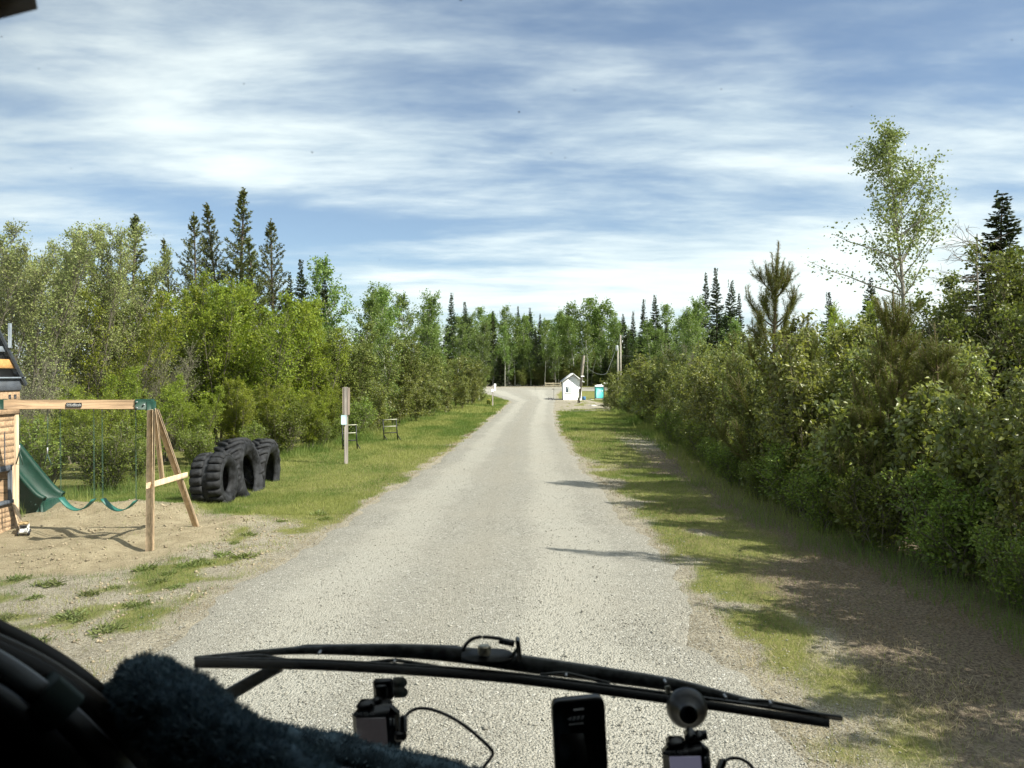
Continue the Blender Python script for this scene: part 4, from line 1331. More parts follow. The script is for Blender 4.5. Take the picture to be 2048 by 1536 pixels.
    obj('floor', Buf().bbox((XF, YF, Z(934)), (XW - 0.02, YR, Z(928)), 0.003), WOOD, ps)
    for k in range(9):
        obj('plank', Buf().bbox((XF, YR - 0.03, zb + 0.22 * k), (XW - 0.05, YR, zb + 0.22 * k + 0.21), 0.003), WOOD, ps)
        obj('plank', Buf().bbox((XF + 0.0, YF + 0.09, zb + 0.22 * k), (XF + 0.03, YR - 0.09, zb + 0.22 * k + 0.21), 0.003), WOOD, ps)
    obj('ground_brace', Buf().bar((XW + 0.03, Yp(24), Z(1012)), (XW + 0.26, Yp(24) - 0.15, zg1(XW + .26, 12.0) - 0.03), 0.03, 0.085, (0, 1, 0)), WOOD_V, ps)
    obj('beam_post', Buf().bbox((XW + 0.05, YB - 0.045, zt - 0.36), (XW + 0.15, YB + 0.045, zt - 0.15), 0.004), WOOD_V, ps)
    # roof: ridge along the beam, gable end on the right-hand side
    ze = Z(771); slope = (Z(660) - Z(752)) / (Yp(37) - Yp(8)); ye = Yp(39); ym = (YF + YR) / 2; zr = ze + (ye - ym) * slope * 0.62
    sl_ = (zr - ze) / (ye - ym)
    for sgn in (1, -1):
        for k in range(9):                        # boards up each slope
            f0 = k / 9; f1 = (k + 1) / 9
            ya, yb_ = ym + sgn * (ye - ym) * (1 - f0), ym + sgn * (ye - ym) * (1 - f1)
            za, zb2 = ze + (zr - ze) * f0, ze + (zr - ze) * f1
            n_ = Vector((0, sgn * sl_, 1)).normalized()
            V = []
            for xx in (XF - 0.1, XW + 0.10):
                V += [(xx, ya, za), (xx, yb_, zb2), (xx, yb_ + n_.y * 0.012, zb2 + n_.z * 0.012), (xx, ya + n_.y * 0.036, za + n_.z * 0.036)]
            bb = Buf(); bb.add(V, quads=[(0, 1, 2, 3), (7, 6, 5, 4), (0, 4, 5, 1), (1, 5, 6, 2), (2, 6, 7, 3), (3, 7, 4, 0)])
            obj('roof_board', bb, SLATE, ps)
    yat = lambda z_: ye - (z_ - ze) / sl_         # back edge of the gable at a height
    obj('fascia', Buf().bbox((XW + 0.052, YF - 0.05, Z(781)), (XW + 0.075, Yp(34), Z(757)), 0.004), SLATE, ps)
    obj('ledge', Buf().bbox((XW + 0.04, YF - 0.05, Z(757) + 0.001), (XW + 0.12, Yp(37.5), Z(754)), 0.003), SLATE_L, ps)
    obj('gable_board', Buf().bbox((XW + 0.055, YF, Z(737)), (XW + 0.085, yat(Z(728)) + 0.05, Z(719)), 0.004), WOOD_Y, ps)
    obj('gable_board', Buf().bbox((XW + 0.055, YF + 0.2, Z(705)), (XW + 0.085, yat(Z(700)) - 0.01, Z(694)), 0.004), SLATE_L, ps)
    Vg = [(x_, y_, z_) for x_ in (XW + 0.0, XW + 0.04) for (y_, z_) in ((YF - 0.04, ze), (ye - 0.05, ze), (ym, zr - 0.06))]
    bb = Buf(); bb.add(Vg, tris=[(0, 1, 2), (5, 4, 3)], quads=[(0, 3, 4, 1), (1, 4, 5, 2), (2, 5, 3, 0)])
    obj('gable_panel', bb, BLACKP, ps)
    obj('barge_board', Buf().bar((XW + 0.11, ye, ze), (XW + 0.11, ym, zr), 0.02, 0.07), SLATE, ps)
    obj('finial', Buf().bbox((XW + 0.12, Yp(1), Z(697)), (XW + 0.15, Yp(6), Z(648)), 0.005), SLATE_L, ps)
    # ---- slide
    P = [at(-30, 872, 12.9), at(-8, 900, 13.0), at(22, 938, 13.1), at(50, 972, 13.2), at(70, 994, 13.25), at(86, 1001, 13.3)]
    pts = np.array([(p.x, p.y, p.z) for p in P])
    tt = np.linspace(0, 5, 26); pts = np.stack([np.interp(tt, range(6), pts[:, i]) for i in range(3)], -1)
    for _ in range(4):
        pts[1:-1] = (pts[:-2] + 2 * pts[1:-1] + pts[2:]) / 4
    wd = 0.56
    prof = [(0.0, -0.34), (-0.02, 0.0), (-0.045, 0.03), (-0.03, 0.06), (0.03, 0.06), (0.05, 0.02), (0.08, -0.13), (wd - 0.08, -0.13), (wd - 0.05, 0.02), (wd - 0.03, 0.06), (wd + 0.03, 0.06), (wd + 0.045, 0.03), (wd + 0.02, 0.0), (wd, -0.34)]
    b = Buf(); n = len(prof)
    tg = unit(np.gradient(pts, axis=0)); V = []
    for i in range(26):
        nz = np.array([-tg[i][2], 0, tg[i][0]])
        for (py_, pz_) in prof:
            V.append(pts[i] + np.array([0, py_, 0]) + nz * pz_ * (1.0 if pz_ > -0.2 else 1.25))
    Q = [(i * n + j, i * n + j + 1, (i + 1) * n + j + 1, (i + 1) * n + j) for i in range(25) for j in range(n - 1)]
    b.add(V, quads=Q)
    sl = obj('slide', b, GREEN, ps, True)
    m = sl.modifiers.new('thickness', 'SOLIDIFY'); m.thickness = 0.012
    for i in range(2, 24, 2):
        nz = Vector((-tg[i][2], 0, tg[i][0]))
        p = Vector(pts[i]) + Vector((0, -0.014, 0)) - nz * 0.09
        obj('rib', Buf().bar(p, p - nz * 0.07 + Vector((0.035, 0, 0)), 0.02, 0.014, (0, 1, 0), 0.003), GREEN, sl)
    e = pts[-1]
    ft = Buf()
    for k in range(3):
        ft.bbox((e[0] - 0.27 + 0.10 * k, e[1] + 0.0, zg1(e[0], e[1]) - 0.05), (e[0] - 0.19 + 0.10 * k, e[1] + wd, e[2] - 0.02), 0.012)
    obj('slide_foot', ft, GREEN, ps)

    # ---- hanging things: two belt swings, a trapeze bar, a ring
    def belt(pxa, pxb, pya, pyb, pym, lab):
        A = at(pxa, pya, YB); B = at(pxb, pyb, YB); mz = EYE + (HOR - pym) / FPX * YB
        s = thing('belt_swing', lab, 'swing', (0, 0, 0), 'belt swings on the play set')
        n = 17; V = []; w = 0.07
        for i in range(n):
            t = i / (n - 1)
            x = A.x + (B.x - A.x) * t
            z = A.z + (B.z - A.z) * t - (((A.z + B.z) / 2 - mz) * (1 - (2 * t - 1) ** 2))
            for dy in (-w, w): V.append((x, YB + dy, z))
        b = Buf(); b.add(V, quads=[(2 * i, 2 * i + 1, 2 * i + 3, 2 * i + 2) for i in range(n - 1)])
        o = obj('seat', b, pmat('teal_belt', (0.02, 0.13, 0.10), 0.5), s, True); mo = o.modifiers.new('thickness', 'SOLIDIFY'); mo.thickness = 0.012
        for E in (A, B):
            c = Buf(); top = zt - 0.15; nn = 58
            for k in range(nn):
                z0 = E.z + (top - E.z) * k / nn; z1 = E.z + (top - E.z) * (k + 1) / nn
                ph = (k % 2) * math.pi / 2; r = 0.008
                c.tube([(E.x + r * math.cos(ph), YB + r * math.sin(ph), z0), (E.x + r * math.cos(ph), YB + r * math.sin(ph), z1 + 0.006)], 0.0028, 4)
                c.tube([(E.x - r * math.cos(ph), YB - r * math.sin(ph), z0), (E.x - r * math.cos(ph), YB - r * math.sin(ph), z1 + 0.006)], 0.0028, 4)
            obj('chain', c, CHAIN, s)
            obj('hanger', Buf().tube([(E.x, YB, zt - 0.142), (E.x, YB, top - 0.03)], 0.010, 6), STEEL, s)
    belt(120, 187, 996, 999, 1021, 'teal belt swing hanging nearer the green slide')
    belt(204, 271, 998, 1002, 1022, 'teal belt swing hanging nearer the wooden A-frame')
    def trapeze(px, py0, py1, w, lab, name):
        c = at(px, py0, YB); zl = EYE + (HOR - py1) / FPX * YB
        s = thing(name, lab, 'trapeze', (0, 0, 0), 'trapeze handles on the play set')
        obj('handle', Buf().tube([(c.x, YB, c.z), (c.x - w, YB, zl), (c.x + w, YB, zl), (c.x, YB, c.z)], 0.0095, 6), pmat('dark_green_handle', (0.02, 0.05, 0.035), 0.4), s)
        obj('rope', Buf().tube([(c.x, YB, c.z), (c.x + 0.01, YB, zt - 0.14)], 0.004, 5), CHAIN, s)
        obj('clip', Buf().tube([(c.x, YB, c.z - 0.02), (c.x, YB, c.z + 0.10)], 0.009, 6), STEEL, s)
    trapeze(94, 908, 931, 0.058, 'triangular trapeze handle hanging between playhouse and swings', 'trapeze_handle')
    trapeze(38, 903, 929, 0.055, 'green trapeze handle hanging in front of the slide', 'trapeze_handle')


build_playset()


def toy_truck():
    d = 11.95
    p = at(46, 1046, d); z = zg1(p.x, d)
    t = thing('toy_truck', 'small white toy truck with a tan roof on the sand under the slide', 'toy', (p.x, d, z))
    t.rotation_euler = (0, 0, R(-62))
    obj('body', Buf().bbox((-0.13, -0.065, 0.035), (0.13, 0.065, 0.11), 0.02).bbox((-0.02, -0.06, 0.10), (0.10, 0.06, 0.17), 0.02), WHITEP, t)
    obj('bed', Buf().bbox((-0.13, -0.066, 0.10), (-0.03, 0.066, 0.16), 0.012), WHITEP, t)
    obj('roof', Buf().bbox((-0.04, -0.07, 0.17), (0.11, 0.07, 0.205), 0.012), pmat('tan_plastic', (0.50, 0.36, 0.18), 0.5), t)
    obj('windscreen', Buf().bbox((0.098, -0.045, 0.12), (0.106, 0.045, 0.16), 0.003), BLACKP, t)
    for sx in (-0.08, 0.085):
        for sy in (-0.07, 0.07):
            w = obj('wheel', Buf().lathe([(0.0, -0.018), (0.026, -0.018), (0.036, -0.012), (0.036, 0.012), (0.026, 0.018), (0.0, 0.018)], 14, 'y', (sx, sy, 0.036)), BLACKP, t)


toy_truck()

# ------------------------------------------------------------------ tyres
RUBBER = pmat('weathered_rubber', (0.019, 0.020, 0.022), 0.75, 0.25, var=0.9, scale=5.0, bump=0.3, bscale=40)
RUBBER_L = pmat('tread_rubber', (0.019, 0.020, 0.022), 0.78, 0.35, var=0.5, scale=9.0, bump=0.5, bscale=55)


def tyre(x, y, zc, Ro, w, ri, rz, kind, lab, tilt=0.0, roll=0.0):
    t = thing('tractor_tyre', lab, 'tyre', (x, y, zg1(x, y)), 'big tyres set in the grass')
    h = w / 2
    M = Matrix.Translation((0, 0, zc - zg1(x, y))) @ Matrix.Rotation(rz, 4, 'Z') @ Matrix.Rotation(tilt, 4, 'Y') @ Matrix.Rotation(roll, 4, 'X')
    prof = [(ri, -h * 0.62), (ri + 0.03, -h * 0.78), ((ri + Ro) * 0.5, -h * 1.02), (Ro * 0.90, -h * 0.99), (Ro * 0.965, -h * 0.86), (Ro * 0.99, -h * 0.45), (Ro, 0), (Ro * 0.99, h * 0.45), (Ro * 0.965, h * 0.86), (Ro * 0.90, h * 0.99),
            ((ri + Ro) * 0.5, h * 1.02), (ri + 0.03, h * 0.78), (ri, h * 0.62), (ri + 0.02, h * 0.55), ((ri + Ro) * 0.5, h * 0.90), (Ro * 0.90, h * 0.80), (Ro * 0.93, 0), (Ro * 0.90, -h * 0.80), ((ri + Ro) * 0.5, -h * 0.90), (ri + 0.02, -h * 0.55)]
    c = obj('carcass', Buf().lathe(prof, 64, 'x', (0, 0, 0), True), RUBBER, t, True)
    c.matrix_local = M
    def lug_mesh(L, W, Hh, ang, x0, seg=5):
        """one lug wrapped on the tread, running from x0 outwards"""
        V = []
        for i in range(seg + 1):
            s = i / seg
            for (a, top) in ((-W / 2, 0), (W / 2, 0), (W / 2 * 0.82, 1), (-W / 2 * 0.82, 1)):
                xx = x0 + s * L * math.cos(ang); cc = s * L * math.sin(ang) + a
                fall = 1 - 0.035 * (xx / h) ** 2 - (0.05 if abs(xx) > h * 0.9 else 0)
                rr = Ro * fall - 0.015 + top * (Hh + 0.012)
                th = cc / Ro
                V.append((xx, rr * math.sin(th), rr * math.cos(th)))
        Q = [(0, 1, 2, 3), (seg * 4 + 3, seg * 4 + 2, seg * 4 + 1, seg * 4)]
        for i in range(seg):
            for j in range(4):
                Q.append((i * 4 + j, (i + 1) * 4 + j, (i + 1) * 4 + (j + 1) % 4, i * 4 + (j + 1) % 4))
        b = Buf(); b.add(V, quads=Q)
        return b.mesh('lug', RUBBER_L)
    if kind == 'block':
        n = 19; W = 2 * math.pi * Ro / n * 0.86
        ms = (lug_mesh(h * 0.80, W, 0.045, 0.0, h * 0.16), lug_mesh(-h * 0.80, W, 0.045, 0.0, -h * 0.16))
    else:
        n = 20; W = 0.085
        ms = (lug_mesh(h * 1.30, W, 0.060, R(40), -h * 0.04), lug_mesh(-h * 1.30, W, 0.060, R(-40), h * 0.04))
    for k in range(n):
        for j, me in enumerate(ms):
            a = 2 * math.pi * (k + 0.5 * j) / n
            o = link('lug', me, t)
            o.matrix_local = M @ Matrix.Rotation(a, 4, 'X')
    return t


tyre(-5.86, 14.75, 0.46, 0.50, 0.60, 0.24, R(0), 'block', 'smallest big tyre with blocky worn tread nearest the swing set', R(-3))
tyre(-5.86, 16.05, 0.36, 0.76, 0.62, 0.40, R(1), 'bar', 'middle tractor tyre with deep slanted lugs leaning behind the blocky tyre', R(-9))
tyre(-5.80, 17.35, 0.22, 0.78, 0.50, 0.48, R(3), 'bar', 'farthest half-buried tractor tyre with the widest opening', R(3))

# ------------------------------------------------------------------ posts, racks and far furniture
GREYWOOD = woodmat('weathered_post', (0.20, 0.180, 0.155), 0.25, 2)
SIGNBLUE = pmat('pale_sign', (0.30, 0.42, 0.46), 0.5, var=0.06)


def sign_post():
    d = 21.4; p = at(692, 927, d); z = zg1(p.x, d)
    t = thing('sign_post', 'weathered wooden post with a small pale blue sign on the left lawn', 'post', (p.x, d, z))
    z1 = EYE + (HOR - 774) / FPX * d - z; zs = EYE + (HOR - 830) / FPX * d - z; zs2 = EYE + (HOR - 849) / FPX * d - z
    obj('post', Buf().bbox((-0.048, -0.05, -0.2), (0.048, 0.05, z1), 0.008), GREYWOOD, t)
    obj('board', Buf().bbox((0.051, -0.045, zs), (0.100, 0.05, z1 - 0.02), 0.006), woodmat('brown_board', (0.17, 0.135, 0.11), 0.2, 2), t)
    obj('board', Buf().bbox((-0.095, -0.04, zs + 0.02), (-0.051, 0.05, z1 - 0.01), 0.006), woodmat('grey_board', (0.20, 0.17, 0.14), 0.2, 2), t)
    obj('sign', Buf().bbox((-0.125, -0.078, zs2), (0.03, -0.064, zs), 0.003), SIGNBLUE, t)


sign_post()


def rack(px0, px1, pyt, pyb, d, lean, lab):
    p = at((px0 + px1) / 2, pyb, d); z = zg1(p.x, d); w = (px1 - px0) / FPX * d / 2
    h = EYE + (HOR - pyt) / FPX * d - z
    t = thing('pipe_rack', lab, 'rack', (p.x, d, z), 'small pipe racks on the lawn')
    t.rotation_euler = (R(-6), 0, R(12))
    blk = pmat('black_pipe', (0.012, 0.013, 0.014), 0.5)
    for s in (-1, 1):
        l = obj('upright', Buf().tube([(s * w + lean, 0, -0.02), (s * w * 0.96 - lean, 0.0, h)], 0.022, 8), blk, t)
        obj('foot', Buf().tube([(s * w + lean, 0.0, 0.20), (s * w + lean + 0.12, -0.12, -0.02)], 0.017, 6).tube([(s * w + lean, 0.0, 0.20), (s * w + lean - 0.02, 0.20, -0.02)], 0.017, 6), blk, l)
    for i, f in enumerate((0.98, 0.66, 0.36)):
        obj('rail', Buf().tube([(-w * 0.98, 0, h * f), (w * 0.98, 0, h * f + 0.02)], 0.018, 8), blk if i == 2 else pmat('worn_pale_rail', (0.42, 0.42, 0.32), 0.5), t)


rack(685, 713, 850, 898, 25.5, 0.02, 'black pipe rack standing behind the wooden sign post')
rack(767, 794, 839, 877, 29.0, 0.03, 'black pipe rack standing alone on the lawn right of the sign post')


def shed():
    d = 78.0; s = d / FPX
    x0 = (1127 - 1024) * s; x1 = (1163.5 - 1024) * s; xm = (1145.5 - 1024) * s
    zb = zg1((x0 + x1) / 2, d); zt = lambda py: EYE + (HOR - py) * s
    ev = zt(761.5); rg = zt(747.5); D = 2.6
    t = thing('garden_shed', 'small white shed with a steep gable and one window by the road', 'shed', ((x0 + x1) / 2, d, zb))
    t.matrix_world = Matrix.Translation((0, 0, 0)); t.location = ((x0 + x1) / 2, d, zb)
    ox, oy, oz = (x0 + x1) / 2, d, zb
    W = pmat('white_siding', (0.80, 0.80, 0.79), 0.55, 0.35, var=0.04)
    b = Buf()
    b.prism([(x0 - ox + 0.012, -0.1), (x1 - ox - 0.012, -0.1), (x1 - ox - 0.012, ev - oz), (xm - ox, rg - oz - 0.05), (x0 - ox + 0.012, ev - oz)], 0.012, D)
    obj('wall', b, W, t)
    # lapped siding boards on the front
    n = 15; H = rg - oz
    for i in range(n):
        za = H * i / n; zb_ = H * (i + 1) / n
        def half(zz):
            f = max(0.0, min(1.0, (rg - oz - 0.06 - zz) / (rg - ev)))
            return f
        wl = (xm - x0) * half(zb_); wr = (x1 - xm) * half(zb_)
        if wl < 0.05: break
        M = Matrix.Translation((xm - ox, 0.0, za)) @ Matrix.Rotation(R(3.0), 4, 'X')
        obj('siding_board', Buf().bbox((-wl, -0.012, 0.0), (wr, 0.004, zb_ - za + 0.01), 0.003, M), W, t)
    roofm = pmat('grey_roof', (0.30, 0.31, 0.32), 0.6)
    trim = pmat('grey_soffit', (0.42, 0.45, 0.47), 0.6, var=0.05)
    for sgn, xe in ((-1, x0 - 0.17), (1, x1 + 0.17)):
        ze = rg - (abs(xe - xm)) * (rg - ev) / (abs((x0 if sgn < 0 else x1) - xm))
        poly = [(xe - ox, ze - oz), (xm - ox, rg - oz), (xm - ox, rg - oz + 0.07), (xe - ox, ze - oz + 0.07)]
        obj('roof', Buf().prism(poly, -0.16, D + 0.3), roofm, t)
        obj('fascia', Buf().prism([(xe - ox - 0.001, ze - oz - 0.05), (xm - ox, rg - oz - 0.05), (xm - ox, rg - oz + 0.075), (xe - ox - 0.001, ze - oz + 0.075)], -0.185, -0.162), W, t)
    wx0 = (1131.5 - 1024) * s - ox; wx1 = (1143 - 1024) * s - ox; wz0 = zt(785) - oz; wz1 = zt(773) - oz
    wn = obj('window', Buf().bbox((wx0 - 0.05, -0.05, wz0 - 0.05), (wx1 + 0.05, -0.02, wz0), 0.004).bbox((wx0 - 0.05, -0.05, wz1), (wx1 + 0.05, -0.02, wz1 + 0.05), 0.004).bbox((wx0 - 0.05, -0.05, wz0), (wx0, -0.02, wz1), 0.004).bbox((wx1, -0.05, wz0), (wx1 + 0.05, -0.02, wz1), 0.004)
             .bbox(((wx0 + wx1) / 2 - 0.02, -0.055, wz0), ((wx0 + wx1) / 2 + 0.02, -0.02, wz1), 0.004), W, t)
    glass = pmat('dark_window_glass', (0.035, 0.055, 0.065), 0.08, 0.8, var=0.2)
    obj('pane', Buf().bbox((wx0, -0.035, wz0), ((wx0 + wx1) / 2 - 0.02, -0.028, wz1), 0.001), glass, wn)
    obj('pane', Buf().bbox(((wx0 + wx1) / 2 + 0.02, -0.035, wz0), (wx1, -0.028, wz1), 0.001), glass, wn)
    obj('blind', Buf().bbox(((wx0 + wx1) / 2 + 0.09, -0.040, wz0 + 0.02), ((wx0 + wx1) / 2 + 0.16, -0.0355, wz1 - 0.05), 0.001).bbox((wx1 - 0.10, -0.040, wz0 + 0.02), (wx1 - 0.04, -0.0355, wz1 - 0.05), 0.001), pmat('pale_blind', (0.5, 0.56, 0.56), 0.7), wn)


shed()


def pole_leaning():
    d = 70.0; p = at(1157, 805, d); z = zg1(p.x, d); top = at(1168.5, 711, d)
    t = thing('leaning_pole', 'leaning grey utility pole in front of the white shed', 'utility pole', (p.x, d, z))
    a = Vector((0, 0, -0.3)); b_ = Vector((top.x - p.x, 0.25, top.z - z))
    obj('pole', Buf().tube([tuple(a), tuple(a.lerp(b_, .5)), tuple(b_)], [0.14, 0.125, 0.11], 10), barkmat('pole_wood', (0.25, 0.22, 0.18)), t, True)
    L = lambda f: a.lerp(b_, f)
    gb = pmat('grey_box', (0.33, 0.36, 0.30), 0.5, metal=0.2)
    q = L(0.22); obj('meter_box', Buf().bbox((q.x - 0.30, -0.22, q.z - 0.27), (q.x - 0.08, -0.02, q.z + 0.30), 0.02), gb, t)
    q = L(0.36); obj('junction_box', Buf().bbox((q.x - 0.20, -0.16, q.z - 0.09), (q.x - 0.05, -0.05, q.z + 0.09), 0.02), WHITEP, t)
    q = L(0.59); obj('floodlight', Buf().bbox((q.x - 0.10, -0.25, q.z - 0.05), (q.x + 0.20, -0.10, q.z + 0.04), 0.02), WHITEP, t)
    q = L(0.49); obj('floodlight', Buf().bar((q.x + 0.05, -0.1, q.z), (q.x + 0.26, -0.16, q.z - 0.06), 0.09, 0.08), WHITEP, t)
    q = L(0.13); obj('junction_box', Buf().bbox((q.x + 0.02, -0.22, q.z - 0.12), (q.x + 0.16, -0.12, q.z + 0.1), 0.02), gb, t)
    # lead cable running down the pole
    obj('conduit', Buf().tube([tuple(L(0.05) + Vector((0.06, -0.15, 0))), tuple(L(0.6) + Vector((0.05, -0.13, 0)))], 0.022, 6), BLACKP, t)
    return top


_ptop = pole_leaning()


def pole_tall():
    d = 84.0; p = at(1241, 745, d); z = zg1(p.x, d); zt = EYE + (HOR - 670) / FPX * d - z
    t = thing('utility_pole', 'tall thin utility pole with a lamp arm rising from the right hedge', 'utility pole', (p.x, d, z))
    wood = barkmat('pole_wood_pale', (0.42, 0.39, 0.33))
    obj('pole', Buf().tube([(0, 0, -0.3), (0, 0, zt)], [0.13, 0.085], 10), wood, t, True)
    obj('lamp_arm', Buf().tube([(0, 0, zt - 0.18), (0.25, -0.1, zt - 0.17), (0.50, -0.2, zt - 0.27)], 0.022, 6), STEEL, t)
    obj('insulator', Buf().tube([(0.20, -0.05, zt - 0.62), (0.20, -0.05, zt - 0.95)], 0.05, 8).tube([(0, 0, zt - 0.75), (0.2, -0.05, zt - 0.75)], 0.02, 5), STEEL, t)
    d2 = 82.0; p2 = at(1234.5, 745, d2); z2 = zg1(p2.x, d2); zt2 = EYE + (HOR - 697) / FPX * d2 - z2
    t2 = thing('transformer_pole', 'shorter pole carrying a grey transformer can beside the tall utility pole', 'utility pole', (p2.x, d2, z2))
    obj('pole', Buf().tube([(0.06, 0, -0.3), (0.06, 0, zt2)], [0.11, 0.08], 8), wood, t2, True)
    obj('transformer', Buf().lathe([(0, -0.30), (0.13, -0.30), (0.15, -0.27), (0.15, 0.22), (0.12, 0.28), (0, 0.28)], 16, 'z', (-0.06, -0.18, zt2 + 0.05)), pmat('transformer_grey', (0.45, 0.48, 0.50), 0.5), t2, True)
    # service wires
    def wire(name, pts, lab, r=0.012):
        P = np.array([tuple(at(*q)) for q in pts]); tt = np.linspace(0, len(P) - 1, 40)
        W = np.stack([np.interp(tt, range(len(P)), P[:, i]) for i in range(3)], -1)
        for _ in range(6): W[1:-1] = (W[:-2] + 2 * W[1:-1] + W[2:]) / 4
        tag(obj(name, Buf().tube(W, r, 5), pmat('wire_black', (0.10, 0.11, 0.11), 0.5), None, True), lab, 'wire')
    wire('service_wire', ((1168, 728, 70), (1180, 740, 72), (1192, 747.5, 75), (1206, 749.5, 78), (1214, 747, 79), (1219, 732, 80), (1226, 714, 81), (1231, 700, 82)), 'thick service wire sagging from the leaning pole up to the transformer', 0.020)
    wire('guy_wire', ((1231, 700, 82), (1236, 685, 83), (1240, 674, 84)), 'short wire joining the transformer to the tall pole top')
    wire('overhead_wire', ((1168.5, 711, 70), (1165, 690, 90), (1160, 672, 120)), 'thin overhead wire running back from the leaning pole top')
    wire('branch_wire', ((1240, 711.5, 84), (1270, 712.5, 84), (1300, 715, 84)), 'thin wire running right from the tall utility pole')


pole_tall()


def toilet():
    d = 90.0; s = d / FPX
    x0 = (1190 - 1024) * s; x1 = (1206.5 - 1024) * s; xc = (x0 + x1) / 2; z = zg1(xc, d); w = (x1 - x0) / 2
    h = EYE + (HOR - 769.5) * s - z
    t = thing('portable_toilet', 'teal portable toilet with a white domed roof half hidden by the hedge', 'portable toilet', (xc, d, z))
    teal = pmat('teal_plastic', (0.035, 0.37, 0.35), 0.45)
    obj('cabin', Buf().bbox((-w, -w, 0.05), (w, w, h - 0.22), 0.03), teal, t)
    obj('base', Buf().bbox((-w - 0.03, -w - 0.03, -0.05), (w + 0.03, w + 0.03, 0.06), 0.02), pmat('grey_base', (0.2, 0.2, 0.2), 0.6), t)
    dr = obj('door', Buf().bbox((-w + 0.10, -w - 0.025, 0.12), (w - 0.10, -w + 0.005, h - 0.42), 0.012), teal, t)
    obj('handle', Buf().bbox((w - 0.22, -w - 0.045, 0.9), (w - 0.16, -w - 0.026, 1.05), 0.006), WHITEP, dr)
    obj('vent', Buf().bbox((-w + 0.12, -w - 0.018, h - 0.38), (w - 0.12, -w + 0.004, h - 0.33), 0.006), pmat('teal_dark', (0.02, 0.20, 0.19), 0.5), t)
    obj('roof', Buf().bbox((-w - 0.05, -w - 0.05, h - 0.25), (w + 0.05, w + 0.05, h - 0.09), 0.05).bbox((-w * 0.75, -w * 0.75, h - 0.10), (w * 0.75, w * 0.75, h), 0.04), WHITEP, t)
    obj('vent_pipe', Buf().tube([(w * 0.6, w * 0.6, h - 0.1), (w * 0.6, w * 0.6, h + 0.12)], 0.05, 8), WHITEP, t)


toilet()


